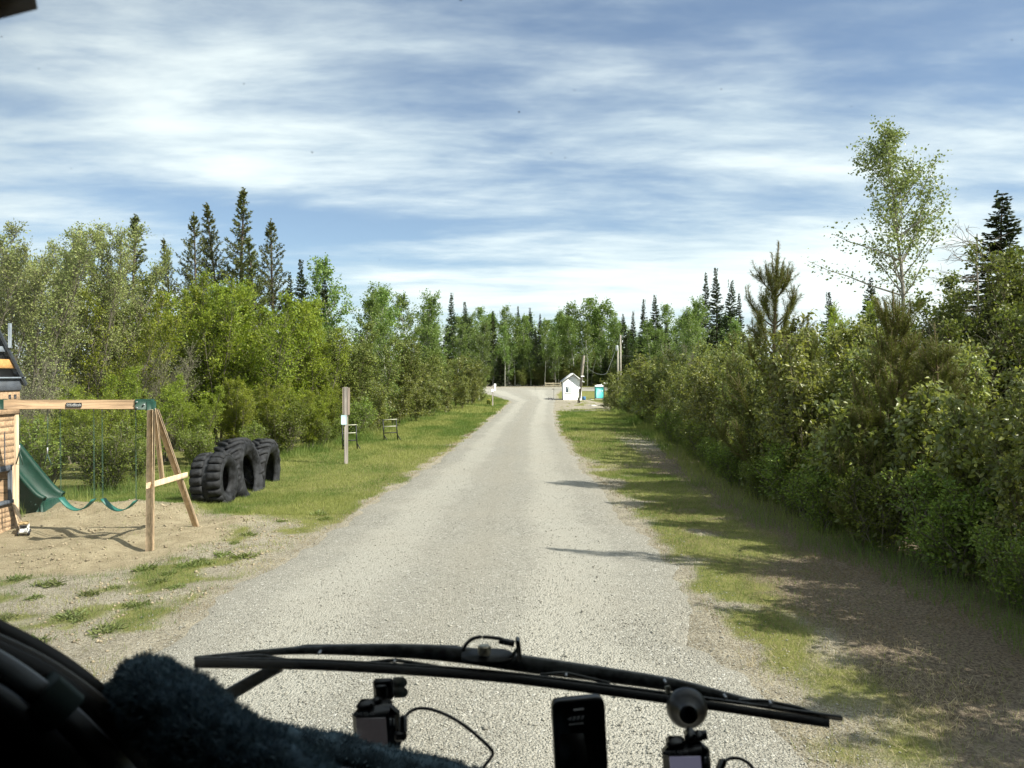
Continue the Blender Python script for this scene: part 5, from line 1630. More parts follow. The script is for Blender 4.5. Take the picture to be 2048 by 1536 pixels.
def far_bits():
    # small sign post at the end of the left lawn
    d = 62.0; p = at(985.5, 812, d); z = zg1(p.x, d); h = EYE + (HOR - 771) / FPX * d - z
    t = thing('marker_post', 'thin wooden marker post with a white label at the end of the left lawn', 'post', (p.x, d, z))
    obj('post', Buf().bbox((-0.05, -0.05, -0.2), (0.05, 0.05, h), 0.006), GREYWOOD, t)
    obj('board', Buf().bbox((-0.10, -0.075, h - 0.50), (0.07, -0.052, h - 0.02), 0.006), GREYWOOD, t)
    obj('label', Buf().bbox((-0.09, -0.09, h - 0.52), (0.05, -0.076, h - 0.28), 0.003), WHITEP, t)
    # power pedestal
    d = 103.0; p = at(990, 777, d); z = zg1(p.x, d)
    t = thing('power_pedestal', 'short white power pedestal behind the marker post', 'pedestal', (p.x, d, z))
    obj('post', Buf().bbox((-0.12, -0.12, -0.2), (0.12, 0.12, 0.55), 0.02), WHITEP, t)
    obj('head', Buf().bbox((-0.16, -0.16, 0.55), (0.14, 0.14, 0.95), 0.03), WHITEP, t)
    # dandelions beside the marker post
    d = 62.6; p = at(979, 806, d); z = zg1(p.x, d)
    t = thing('yellow_weed', 'clump of yellow-flowered weed left of the marker post', 'plant', (p.x, d, z))
    b = Buf(); g = np.random.default_rng(4); n = 160
    P = np.stack([g.normal(0, .12, n), g.normal(0, .12, n), 0.1 + 0.45 * g.random(n)], -1)
    leaves(b, P, unit(g.normal(0, 1, (n, 3))), unit(g.normal(0, 1, (n, 3))), np.full(n, 0.14), np.full(n, 0.08), g.random(n))
    obj('foliage', b, LF_SHRUB, t, False, True)
    for k in range(10):
        obj('flower', Buf().lathe([(0, -0.02), (0.05, 0.0), (0, 0.02)], 7, 'z', (g.normal(0, .14), -0.1 + g.normal(0, .06), 0.12 + 0.5 * g.random())), pmat('yellow_petal', (0.75, 0.62, 0.10), 0.6), t)
    # stop stake beside the shed
    d = 80.0; p = at(1107.5, 798, d); z = zg1(p.x, d); h = EYE + (HOR - 778) / FPX * d - z
    t = thing('stake_lamp', 'thin stake with a small lamp head left of the shed', 'stake', (p.x, d, z))
    obj('stake', Buf().tube([(0, 0, -0.1), (0.02, 0, h)], 0.018, 6), GREYWOOD, t)
    obj('head', Buf().bbox((-0.17, -0.05, h - 0.05), (0.05, 0.05, h + 0.06), 0.02), GREYWOOD, t)
    # blackened fire box lying in the shed's shadow
    d = 77.2; p = at(1101.5, 799, d); z = zg1(p.x, d)
    t = thing('fire_box', 'black iron fire box on the gravel left of the shed', 'fire box', (p.x, d, z))
    obj('box', Buf().bbox((-0.26, -0.2, 0.0), (0.22, 0.2, 0.17), 0.03).bbox((-0.15, -0.15, 0.16), (0.15, 0.15, 0.24), 0.02), BLACKP, t)
    obj('handle', Buf().tube([(-0.24, 0, 0.15), (-0.25, 0, 0.34)], 0.02, 6), BLACKP, t)
    # blue barrel by the shed
    d = 78.6; p = at(1168, 799.5, d); z = zg1(p.x, d)
    t = thing('blue_drum', 'small blue plastic drum beside the shed', 'drum', (p.x, d, z))
    obj('drum', Buf().lathe([(0, 0), (0.17, 0), (0.19, 0.03), (0.19, 0.14), (0.205, 0.17), (0.19, 0.20), (0.19, 0.33), (0.17, 0.37), (0, 0.37)], 18), pmat('blue_plastic', (0.05, 0.16, 0.33), 0.45), t, True)
    # white cable reel posts by the toilet
    d = 86.0; p = at(1208, 775, d); z = zg1(p.x, d); h = EYE + (HOR - 764) / FPX * d - z
    t = thing('white_meter_post', 'white meter heads on a post right of the portable toilet', 'post', (p.x, d, z))
    obj('post', Buf().bbox((-0.06, -0.06, -0.1), (0.06, 0.06, h - 0.2), 0.01), GREYWOOD, t)
    obj('head', Buf().bbox((-0.14, -0.12, h - 0.30), (0.14, 0.10, h), 0.05), WHITEP, t)
    obj('head', Buf().bbox((0.28, -0.1, h - 0.28), (0.48, 0.1, h - 0.10), 0.04).bbox((0.1, -0.03, h - 0.22), (0.3, 0.03, h - 0.17), 0.008), WHITEP, t)
    # pale stones at the edge of the dirt apron
    g = np.random.default_rng(9)
    for k, (px, py, lab) in enumerate(((1185, 812, 'pale flat stone lying nearer on the dirt apron by the hedge'), (1180, 796, 'pale flat stone lying beside the shed near the blue drum'))):
        d = 3750 / (py - HOR); q = at(px, py, d); o = thing('flat_stone', lab, 'stone', (q.x, d, zg1(q.x, d)))
        V = OCT * np.array([0.45, 0.2, 0.09]) * (0.8 + 0.4 * g.random((6, 1)))
        b = Buf(); b.add(V, tris=OCTF); obj('stone', b, pmat('pale_stone', (0.55, 0.54, 0.48), 0.8), o)
    # low rail fence under the far trees
    d = 116.0; s = d / FPX
    xa = (1091 - 1024) * s; xb = (1121 - 1024) * s; z = zg1(xa, d)
    t = thing('rail_fence', 'low wooden rail fence below the far trees left of the shed', 'fence', (xa, d, z))
    wd = woodmat('fence_wood', (0.24, 0.21, 0.14), 0.2, 0)
    for k in range(3):
        obj('post', Buf().bbox(((xb - xa) * k / 2 - 0.06, -0.06, -0.2), ((xb - xa) * k / 2 + 0.06, 0.06, 0.75), 0.01), wd, t)
    obj('rail', Buf().bbox((-0.1, -0.10, 0.52), (xb - xa + 0.1, -0.065, 0.64), 0.006), wd, t)
    obj('rail', Buf().bbox((-0.1, -0.10, 0.22), (xb - xa + 0.1, -0.065, 0.32), 0.006), wd, t)


far_bits()

# ------------------------------------------------------------------ weeds on the bare soil

def weeds():
    g = np.random.default_rng(77)
    protos = []
    for v in range(3):
        b = Buf(); n = 70
        a = g.random(n) * 6.283; el = 0.15 + 0.75 * g.random(n)
        D = np.stack([np.cos(a) * np.cos(el), np.sin(a) * np.cos(el), np.sin(el)], -1)
        P = np.stack([g.normal(0, .09, n), g.normal(0, .07, n), np.zeros(n)], -1)
        leaves(b, P, D, np.tile((0, 0, 1.0), (n, 1)) + g.normal(0, .3, (n, 3)), 0.07 + 0.08 * g.random(n), 0.018 + 0.016 * g.random(n), g.random(n), True)
        st = Buf()
        for k in range(5):
            p = np.array([g.normal(0, .09), g.normal(0, .07), 0.0])
            q = path(g, p, (g.normal(0, .3), g.normal(0, .3), 1), 0.10 + 0.14 * g.random(), 4, 0.06, 0.02)
            st.tube(q, 0.0018, 4, False); st.lathe([(0, -0.008), (0.007, 0), (0, 0.012)], 6, 'z', tuple(q[-1]))
        protos.append((b.mesh('weed_leaves', LF_WEED, False, True), st.mesh('weed_stalks', BARK_GREEN)))
    row = []
    for i, (px, py) in enumerate(((20, 1180), (70, 1195), (118, 1205), (165, 1215), (205, 1200), (35, 1245), (90, 1240), (150, 1240), (18, 1280), (232, 1175), (272, 1160), (300, 1150), (335, 1140), (300, 1182), (340, 1175), (362, 1125), (410, 1100),
                                  (440, 1085), (395, 1125), (470, 1068), (505, 1060), (545, 1045), (585, 1040), (620, 1025), (430, 1120), (60, 1215), (190, 1170))):
        d = 3750.0 / (py - HOR); q = at(px, py, d); q.x += g.normal(0, 0.25); d += g.normal(0, 0.3); z = zg1(q.x, d)
        o = thing('weed_clump', None, 'weed', (q.x, d, z), 'weed clumps on the bare soil')
        o.rotation_euler = (0, 0, g.random() * 6.28); s = 0.45 + 0.5 * g.random(); o.scale = (s, s, s)
        link('foliage', protos[i % 3][0], o); link('stalk', protos[i % 3][1], o)
        row.append(o)
    name_row(row, 'leafy green weed clump on the bare soil below the swing set, %s from the left')


LF_WEED = leafmat('weed_leaf', (0.085, 0.115, 0.03), (0.19, 0.21, 0.07), 0.5, 0.3, 0.3, (0.25, 0.34, 0.04))
weeds()

# ------------------------------------------------------------------ the vehicle the picture is taken from
CABIN = pmat('cabin_lining', (0.055, 0.050, 0.044), 0.75)
DASH = pmat('dashboard_vinyl', (0.020, 0.020, 0.021), 0.6, bump=0.2, bscale=300)
TRIM_D = pmat('dark_trim', (0.035, 0.031, 0.027), 0.55)
TRIM_G = pmat('satin_grey_trim', (0.26, 0.27, 0.28), 0.42)
BODYW = pmat('cream_body_paint', (0.62, 0.60, 0.55), 0.35, coat=0.4)
BLACKPL = pmat('black_plastic', (0.010, 0.010, 0.011), 0.38, 0.5, var=0.3)
BLACKMT = pmat('black_wiper_metal', (0.040, 0.043, 0.041), 0.36, 0.5, var=0.6, scale=60.0)
RUBB = pmat('wiper_rubber', (0.012, 0.012, 0.012), 0.55)
WSZ0, WSY0, WSZ1, WSY1 = 1.45, 1.17, 3.05, 0.86      # windscreen foot and head


def wsy(z): return WSY0 + (z - WSZ0) / (WSZ1 - WSZ0) * (WSY1 - WSY0)


def on_screen(px, py, off=0.0):
    """point where the sight line through a pixel meets the windscreen (off = metres further out)"""
    k = (HOR - py) / FPX; m = (WSY1 - WSY0) / (WSZ1 - WSZ0)
    # y = WSY0 + (EYE + k y - WSZ0) m
    y = (WSY0 + (EYE - WSZ0) * m) / (1 - k * m) + off
    return at(px, py, y)


def glassmat():
    m = bpy.data.materials.new('windscreen_glass'); m.use_nodes = True
    w = NT(m.node_tree); out = w.n('ShaderNodeOutputMaterial')
    lw = w.n('ShaderNodeLayerWeight', i_Blend=0.5)
    f = w.math('ADD', w.math('MULTIPLY', w.math('POWER', lw.outputs['Facing'], 4.0), 0.35), 0.010)
    tr = w.n('ShaderNodeBsdfTransparent', i_Color=(0.985, 0.995, 0.988, 1)); gl = w.n('ShaderNodeBsdfGlossy', i_Color=(1, 1, 1, 1), i_Roughness=0.02)
    w.put(out.inputs[0], w.n('ShaderNodeMixShader', i_0=f, i_1=tr.outputs[0], i_2=gl.outputs[0]))
    return m


def motorhome():
    mh = thing('motorhome', 'dark motorhome cab the picture is taken from, with windscreen, trim and wiper', 'motorhome', (0.35, -2.5, 0))
    P = lambda b, n, m, par=mh, s=False: _rel(obj(n, b, m, None, s), par)
    def _rel(o, par):
        o.parent = par
        o.matrix_parent_inverse = par.matrix_basis.inverted() if par is mh else Matrix()
        return o
    XL, XR = -0.86, 1.56
    th = 0.05
    P(Buf().bbox((XL, -6.0, 3.12), (XR, 0.84, 3.2), 0.02), 'roof', BODYW)
    P(Buf().bbox((XL, -6.0, 3.06), (XR, 0.80, 3.115), 0.01), 'headliner', CABIN)
    P(Buf().bbox((XL, -6.0, 0.75), (XR, 1.10, 0.82), 0.02), 'floor', CABIN)
    P(Buf().bbox((XL + 0.01, -6.0, 0.82), (XR - 0.01, -5.94, 3.06), 0.01), 'rear_wall', CABIN)
    P(Buf().bbox((XL - th, -6.0, 0.55), (XL, -0.1, 3.15), 0.01), 'windowless_side_wall', BODYW)
    P(Buf().bbox((XR, -6.0, 0.55), (XR + th, 0.10, 3.15), 0.01), 'windowless_side_wall', BODYW)
    def cheek(x0, x1, y0, z0, name, mat, inset=0.0):
        poly = [(y0, z0), (wsy(z0) - inset, z0), (wsy(3.1) - inset, 3.1), (y0, 3.1)]
        V = [(x, y_, z_) for x in (x0, x1) for (y_, z_) in poly]
        bb = Buf(); bb.add(V, quads=[(0, 1, 2, 3), (7, 6, 5, 4), (0, 4, 5, 1), (1, 5, 6, 2), (2, 6, 7, 3), (3, 7, 4, 0)])
        P(bb, name, mat)
    cheek(XR, XR + th, 0.10, 0.60, 'windowless_side_wall', BODYW)  # unseen, added to shut the side opening that lit up in the windscreen
    cheek(XL - th, XL, -0.1, 0.60, 'windowless_side_wall', BODYW)  # unseen, solid over the driver's window so the windscreen mirrors only dark
    P(Buf().bbox((XL - th, 1.14, 0.55), (XR + th, 1.22, WSZ0 - 0.02), 0.03), 'front_panel', BODYW)
    cheek(XL + 0.002, XL + 0.02, -5.9, 0.83, 'wall_lining', CABIN, 0.03)
    cheek(XR - 0.02, XR - 0.002, -5.9, 0.83, 'wall_lining', CABIN, 0.03)
    # windscreen pane and its frame
    n = Vector((0, (WSZ1 - WSZ0), -(WSY1 - WSY0))).normalized() * 0.006
    a = Vector((XL, WSY0, WSZ0)); b_ = Vector((XR, WSY0, WSZ0)); c = Vector((XR, WSY1, WSZ1)); d = Vector((XL, WSY1, WSZ1))
    gb = Buf(); gb.add([tuple(v) for v in (a, b_, c, d, a + n, b_ + n, c + n, d + n)], quads=[(0, 1, 2, 3), (7, 6, 5, 4), (0, 4, 5, 1), (1, 5, 6, 2), (2, 6, 7, 3), (3, 7, 4, 0)])
    ws = P(gb, 'windscreen', glassmat())
    g = np.random.default_rng(31)
    spec = pmat('insect_splat', (0.10, 0.10, 0.09), 0.8)
    for (px, py, s) in ((625, 306, 1.3), (1038, 226, 1.4), (1148, 183, .9), (1441, 181, 1.0), (922, 4, 1.4), (490, 170, .9), (82, 140, .8), (8, 77, 1.0), (145, 338, .8), (1102, 308, .8), (1130, 317, .8), (2019, 83, .9), (1104, 360, .6), (1700, 215, .6), (330, 470, .6), (760, 520, .6)):
        o_ = on_screen(px, py, 0.010); V = OCT * np.array([0.0011, 0.0005, 0.0008]) * s * (0.7 + 0.6 * g.random((6, 1)))
        bb = Buf(); bb.add(V + np.array(o_), tris=OCTF)
        o = P(bb, 'insect_splat', spec, ws)
    fr = Buf()
    fr.bar((XL - 0.02, WSY0, WSZ0), (XL - 0.02, WSY1, WSZ1), 0.09, 0.09); fr.bar((XR + 0.02, WSY0, WSZ0), (XR + 0.02, WSY1, WSZ1), 0.09, 0.09)
    fr.bbox((XL - 0.05, WSY0 - 0.04, WSZ0 - 0.10), (XR + 0.05, WSY0 + 0.05, WSZ0 + 0.01), 0.02); fr.bbox((XL - 0.05, WSY1 - 0.10, WSZ1 - 0.005), (XR + 0.05, WSY1 + 0.06, WSZ1 + 0.11), 0.02)
    P(fr, 'windscreen_frame', BODYW)
    P(Buf().bbox((XL, 0.30, 1.05), (XR, 1.12, 1.58), 0.08).bbox((XL, 0.55, 1.50), (XR, 1.10, 1.66), 0.06), 'dashboard', DASH)
    # sun visor whose corner shows top left
    pv = at(60, 0, 0.55); pw = at(-10, 17, 0.55)
    b = Buf(); q1 = at(46, -4, 0.55); q0 = at(-60, 20, 0.50)
    up = Vector((0, -0.05, 0.16))
    b.add([tuple(v) for v in (q0, q1, q1 + up, q0 + up, q0 + Vector((0, .02, .0)), q1 + Vector((0, .02, 0)), q1 + up + Vector((0, .02, 0)), q0 + up + Vector((0, .02, 0)))],
          quads=[(0, 1, 2, 3), (7, 6, 5, 4), (0, 4, 5, 1), (1, 5, 6, 2), (2, 6, 7, 3), (3, 7, 4, 0)])
    P(b, 'sun_visor', pmat('brown_visor', (0.07, 0.05, 0.03), 0.8))
    # left pillar trim running down to the dash
    def strip(pts, w, t, mat, name, off=(0, 0, 0)):
        W = np.array([tuple(at(*q)) for q in pts]) + np.array(off)
        tt = np.linspace(0, len(W) - 1, 24); W = np.stack([np.interp(tt, range(len(W)), W[:, i]) for i in range(3)], -1)
        for _ in range(6): W[1:-1] = (W[:-2] + 2 * W[1:-1] + W[2:]) / 4
        tg = unit(np.gradient(W, axis=0)); view = unit(W - np.array([0, 0, EYE])); side = unit(np.cross(tg, view)); nn = np.cross(side, tg)
        V = []; prof = [(-1, -.6), (-.8, -1), (.8, -1), (1, -.6), (1, .6), (.8, 1), (-.8, 1), (-1, .6)]
        for i in range(len(W)):
            for (u, v) in prof: V.append(W[i] + side[i] * u * w / 2 + nn[i] * v * t / 2)
        k = len(prof); Q = [(i * k + j, i * k + (j + 1) % k, (i + 1) * k + (j + 1) % k, (i + 1) * k + j) for i in range(len(W) - 1) for j in range(k)]
        Tn = [(0, j + 1, j) for j in range(1, k - 1)] + [((len(W) - 1) * k, (len(W) - 1) * k + j, (len(W) - 1) * k + j + 1) for j in range(1, k - 1)]
        bb = Buf(); bb.add(V, quads=Q, tris=Tn)
        return P(bb, name, mat, mh, True)
    strip(((-260, 1210, .60), (-60, 1290, .63), (60, 1338, .66), (130, 1385, .68), (200, 1440, .70), (290, 1545, .73), (360, 1640, .75)), 0.022, 0.05, TRIM_D, 'pillar_trim')
    strip(((-260, 1190, .61), (-60, 1268, .64), (60, 1318, .67), (150, 1377, .69), (218, 1432, .71), (305, 1530, .74), (380, 1640, .76)), 0.016, 0.06, pmat('taupe_trim', (0.10, 0.088, 0.074), 0.6), 'pillar_cover')
    strip(((-200, 1235, .585), (-60, 1300, .60), (20, 1345, .62), (100, 1405, .64), (170, 1470, .66), (250, 1555, .69), (330, 1660, .71)), 0.019, 0.03, TRIM_G, 'grab_rail')
    strip(((75, 1384, .627), (100, 1404, .632), (122, 1423, .637)), 0.034, 0.040, pmat('dark_green_tape', (0.030, 0.050, 0.043), 0.75), 'tape_wrap')
    strip(((-220, 1290, .57), (-60, 1380, .585), (0, 1412, .60), (70, 1475, .62), (140, 1545, .64), (220, 1640, .66)), 0.024, 0.02, BLACKPL, 'window_seal')
    strip(((-260, 1250, .64), (-60, 1335, .66), (60, 1395, .69), (150, 1465, .71), (250, 1570, .74), (340, 1680, .76)), 0.085, 0.012, TRIM_D, 'pillar_panel')
    # opaque panel in place of a window; its brown stands for the mirrored outside
    Q0 = [at(-260, 1330, .62), at(0, 1440, .63), at(150, 1560, .66), at(240, 1700, .68), at(-260, 1800, .60)]
    V = [tuple(v) for v in Q0] + [tuple(v + Vector((-0.01, 0.03, -0.01))) for v in Q0]
    bb = Buf(); bb.add(V, tris=[(0, 2, 1), (0, 3, 2), (0, 4, 3), (5, 6, 7), (5, 7, 8), (5, 8, 9)], quads=[(i, (i + 1) % 5, (i + 1) % 5 + 5, i + 5) for i in range(5)])
    P(bb, 'window_stand_in', pmat('mirrored_brown', (0.045, 0.040, 0.030), 0.6))
    # cream body corner seen outside, left of the wheel
    P(Buf().bar(at(120, 1470, 1.30), at(235, 1400, 1.30), 0.05, 0.03).bar(at(205, 1400, 1.30), at(260, 1440, 1.30), 0.04, 0.03), 'body_corner', BODYW)

    # ---- wiper
    wp = link('wiper', None, mh); wp.matrix_parent_inverse = mh.matrix_basis.inverted()
    def Pw(b, n, m, s=False):
        o = obj(n, b, m, wp, s); return o
    def ws_strip(pts, w, t, off, mat, name, taper=None):
        W = np.array([tuple(on_screen(px, py, off)) for px, py in pts]); tt = np.linspace(0, len(W) - 1, 30)
        ww = np.interp(tt, range(len(W)), taper) if taper is not None else np.full(30, w)
        W = np.stack([np.interp(tt, range(len(W)), W[:, i]) for i in range(3)], -1)
        for _ in range(3): W[1:-1] = (W[:-2] + 2 * W[1:-1] + W[2:]) / 4
        tg = unit(np.gradient(W, axis=0)); view = unit(W - np.array([0, 0, EYE])); side = unit(np.cross(tg, view)); nn = np.cross(side, tg)
        V = []; prof = [(-1, -.5), (-.7, -1), (.7, -1), (1, -.5), (1, 1), (-1, 1)]
        for i in range(30):
            for (u, v) in prof: V.append(W[i] + side[i] * u * ww[i] / 2 + nn[i] * v * t / 2)
        k = 6; Q = [(i * k + j, i * k + (j + 1) % k, (i + 1) * k + (j + 1) % k, (i + 1) * k + j) for i in range(29) for j in range(k)]
        Tn = [(0, j + 1, j) for j in range(1, k - 1)] + [(29 * k, 29 * k + j, 29 * k + j + 1) for j in range(1, k - 1)]
        bb = Buf(); bb.add(V, quads=Q, tris=Tn)
        return Pw(bb, name, mat)
    px1 = 0.00071    # metres per photo pixel at the windscreen
    ws_strip(((388, 1329), (640, 1333), (900, 1349), (1050, 1363), (1350, 1403), (1660, 1450)), 17 * px1, 0.008, 0.012, RUBB, 'blade_rubber')
    ws_strip(((388, 1319), (640, 1323), (900, 1338), (1050, 1352), (1350, 1391), (1683, 1437)), 7 * px1, 0.010, 0.020, BLACKMT, 'blade_spine')
    ws_strip(((390, 1318), (500, 1309), (600, 1301), (780, 1302), (910, 1308), (1030, 1328), (1200, 1350), (1370, 1374), (1450, 1396), (1560, 1420), (1684, 1440)), 20 * px1, 0.014, 0.040, BLACKMT, 'main_yoke',
             [8 * px1, 12 * px1, 16 * px1, 26 * px1, 32 * px1, 34 * px1, 30 * px1, 26 * px1, 18 * px1, 12 * px1, 10 * px1])
    ws_strip(((585, 1300), (610, 1295), (760, 1294), (915, 1297)), 9 * px1, 0.02, 0.055, BLACKMT, 'yoke_edge')
    for pts in (((440, 1318), (520, 1313), (560, 1320), (585, 1325)), ((705, 1331), (790, 1322), (850, 1332), (905, 1341)), ((1080, 1352), (1130, 1348), (1190, 1362), (1220, 1369)), ((1480, 1404), (1530, 1404), (1600, 1418), (1632, 1430))):
        ws_strip(pts, 7 * px1, 0.008, 0.028, BLACKMT, 'claw')
    for (px, py) in ((640, 1304), (790, 1320), (1132, 1348), (1330, 1362), (1540, 1404), (1450, 1392)):
        q = on_screen(px, py, 0.028); Pw(Buf().tube([tuple(q), tuple(q + Vector((0, -0.012, 0)))], 2.6 * px1, 8), 'rivet', STEEL)
    # arm, mounting plate, bolt, hose and nozzle
    ws_strip(((560, 1339), (530, 1349), (480, 1378), (420, 1412), (330, 1470), (200, 1560)), 26 * px1, 0.012, 0.030, BLACKMT, 'arm', [14 * px1, 24 * px1, 27 * px1, 28 * px1, 30 * px1, 30 * px1])
    q = on_screen(974, 1311, 0.030)
    pl = Buf(); ang = np.linspace(0, 2 * math.pi, 28, endpoint=False)
    top = [(q.x + 52 * px1 * math.copysign(abs(math.cos(a)) ** 0.6, math.cos(a)), q.y + 0.010 * math.sin(a), q.z + 7.5 * px1 * math.sin(a)) for a in ang]
    bot = [(x, y - 0.002, z - 0.005) for x, y, z in top]
    pl.add(top + bot, quads=[(i, i + 28, (i + 1) % 28 + 28, (i + 1) % 28) for i in range(28)], tris=[(0, i, i + 1) for i in range(1, 27)] + [(28, 28 + i + 1, 28 + i) for i in range(1, 27)])
    Pw(pl, 'mount_plate', pmat('worn_black_plate', (0.05, 0.053, 0.052), 0.45, var=0.4))
    Pw(Buf().lathe([(0, 0.010), (0.0085, 0.010), (0.0095, 0.008), (0.0095, -0.002)], 6, 'z', (q.x - 0.004, q.y - 0.004, q.z + 0.004)), 'bolt', pmat('rusty_bolt', (0.45, 0.40, 0.30), 0.4, metal=0.8, var=0.4, scale=90))
    hp = [on_screen(a, b2, 0.030) for a, b2 in ((926, 1303), (930, 1292), (942, 1280), (960, 1275), (985, 1277), (1004, 1280))]
    H = np.array([tuple(v) for v in hp]); tt = np.linspace(0, 5, 24); H = np.stack([np.interp(tt, range(6), H[:, i]) for i in range(3)], -1)
    for _ in range(3): H[1:-1] = (H[:-2] + 2 * H[1:-1] + H[2:]) / 4
    Pw(Buf().tube(H, 3.6 * px1, 10), 'washer_hose', RUBB, True)
    a = on_screen(998, 1283, 0.030); b2 = on_screen(1028, 1289, 0.030)
    Pw(Buf().tube([tuple(a), tuple(b2)], 6.5 * px1, 12), 'nozzle', BLACKPL, True)
    a = on_screen(1035, 1279, 0.032); b2 = on_screen(1040, 1322, 0.03); Pw(Buf().bar(a, b2, 9 * px1, 0.016, (0, 1, 0), 0.002), 'nozzle_bracket', BLACKMT)
    a = on_screen(1036, 1299, 0.030); b2 = on_screen(1020, 1318, 0.028); Pw(Buf().bar(a, b2, 6 * px1, 0.010, (0, 1, 0), 0.002), 'nozzle_bracket', BLACKMT)

    # ---- steering wheel under its fuzzy cover
    C = [(285, 1392, .75), (330, 1416, .82), (400, 1462, .87), (500, 1502, .91), (690, 1535, .95), (945, 1600, .95), (1060, 1680, .86), (1060, 1760, .72), (930, 1770, .62), (760, 1720, .58), (620, 1640, .57), (500, 1555, .59), (405, 1478, .63), (320, 1412, .69)]
    W = np.array([tuple(at(*q)) for q in C]); m = len(W)
    # closed Catmull-Rom through the rim points
    N = 120; out = []
    for i in range(N):
        u = i / N * m; k = int(u); f = u - k
        p0, p1, p2, p3 = W[(k - 1) % m], W[k % m], W[(k + 1) % m], W[(k + 2) % m]
        out.append(0.5 * ((2 * p1) + (-p0 + p2) * f + (2 * p0 - 5 * p1 + 4 * p2 - p3) * f * f + (-p0 + 3 * p1 - 3 * p2 + p3) * f ** 3))
    W = np.array(out)
    for _ in range(3): W = (np.roll(W, 1, 0) + 2 * W + np.roll(W, -1, 0)) / 4
    sw = link('steering_wheel', None, mh); sw.matrix_parent_inverse = mh.matrix_basis.inverted()
    obj('rim', Buf().tube(np.vstack([W, W[:1]]), 0.014, 8), BLACKPL, sw, True)
    ctr = W.mean(0) + np.array([0, 0, -0.05])
    hb = Buf().lathe([(0, 0.03), (0.06, 0.03), (0.075, 0.0), (0.06, -0.04), (0, -0.04)], 20, 'z', tuple(ctr))
    obj('hub', hb, BLACKPL, sw, True)
    for k in (12, 50, 88): obj('spoke', Buf().tube([tuple(W[k]), tuple(ctr)], 0.011, 8), BLACKPL, sw, True)
    obj('column', Buf().tube([tuple(ctr), (ctr[0], 0.95, 1.45)], 0.035, 10), BLACKPL, sw, True)
    # cover: lumpy tube with pile
    g = np.random.default_rng(5)
    cov = thing('steering_wheel_cover', 'fuzzy dark navy plush cover wrapped round the steering wheel', 'wheel cover', (float(ctr[0]), float(ctr[1]), float(ctr[2])))
    tg = unit(np.roll(W, -1, 0) - np.roll(W, 1, 0)); ref = unit(W - ctr); sd = unit(np.cross(tg, ref)); rf = np.cross(sd, tg)
    k = 30; th_ = np.arange(k) / k * 6.2832
    rad = 0.0335 * (1 + 0.24 * (fbm(np.arange(N)[:, None] * 0.45 + 0 * th_, th_[None] * 1.2 + 0 * np.arange(N)[:, None], 3) - 0.5) * 2)
    V = W[:, None] + rad[..., None] * (np.cos(th_)[None, :, None] * rf[:, None] + np.sin(th_)[None, :, None] * sd[:, None]) - ctr
    i = np.arange(N)[:, None]; j = np.arange(k)[None]
    Q = np.stack([i * k + j, i * k + (j + 1) % k, ((i + 1) % N) * k + (j + 1) % k, ((i + 1) % N) * k + j], -1).reshape(-1, 4)
    bb = Buf(); bb.add(V.reshape(-1, 3), quads=Q)
    plush = pmat('navy_plush', (0.085, 0.125, 0.150), 0.95, 0.05, var=0.5, scale=26)
    obj('lining', bb, plush, cov, True)
    n_ = 64000
    a_ = g.integers(0, N, n_); t_ = g.random(n_) * 6.2832; rr = np.interp(t_ * k / 6.2832, np.arange(k), np.arange(k) * 0) + rad[a_, (t_ / 6.2832 * k).astype(int) % k]
    dirn = np.cos(t_)[:, None] * rf[a_] + np.sin(t_)[:, None] * sd[a_]
    base = W[a_] + (tg[a_] * (g.random(n_)[:, None] - 0.5) * 0.02) + dirn * rr[:, None] * 0.97 - ctr
    dd = unit(dirn + g.normal(0, 0.35, (n_, 3)) + np.stack([fbm(a_ * 0.9 + 5, t_ * 5, 2) - 0.5, fbm(a_ * 0.9 + 55, t_ * 5, 2) - 0.5, fbm(a_ * 0.9 + 85, t_ * 5, 2) - 0.5], -1) * 3.4)
    bb = Buf(); leaves(bb, base, dd, unit(g.normal(0, 1, (n_, 3))), 0.0062 * (0.5 + g.random(n_)), 0.0013, g.random(n_), False, 0.0)
    tag(obj('pile', bb, leafmat('navy_pile', (0.085, 0.135, 0.17), (0.30, 0.38, 0.43), 0.9, 0.1, 0.15, (0.10, 0.15, 0.19), objvar=0.0), cov, False, True), kind='stuff')


motorhome()


# ------------------------------------------------------------------ gadgets on the windscreen

def frame_at(px, py, d, roll=0.0, yaw=0.0):
    return Matrix.Translation(at(px, py, d)) @ Matrix.Rotation(R(-roll), 4, 'Y') @ Matrix.Rotation(R(yaw), 4, 'Z')


def screenmat(name, col, glow):
    m = pmat(name, col, 0.15, 0.6, var=0.2, scale=40)
    bs = [n for n in m.node_tree.nodes if n.type == 'BSDF_PRINCIPLED'][0]
    bs.inputs['Emission Color'].default_value = (*glow, 1); bs.inputs['Emission Strength'].default_value = 1.0
    return m


SCREEN = screenmat('idle_screen', (0.05, 0.05, 0.05), (0.013, 0.012, 0.0125))
INK = pmat('grey_print', (0.6, 0.6, 0.6), 0.6)


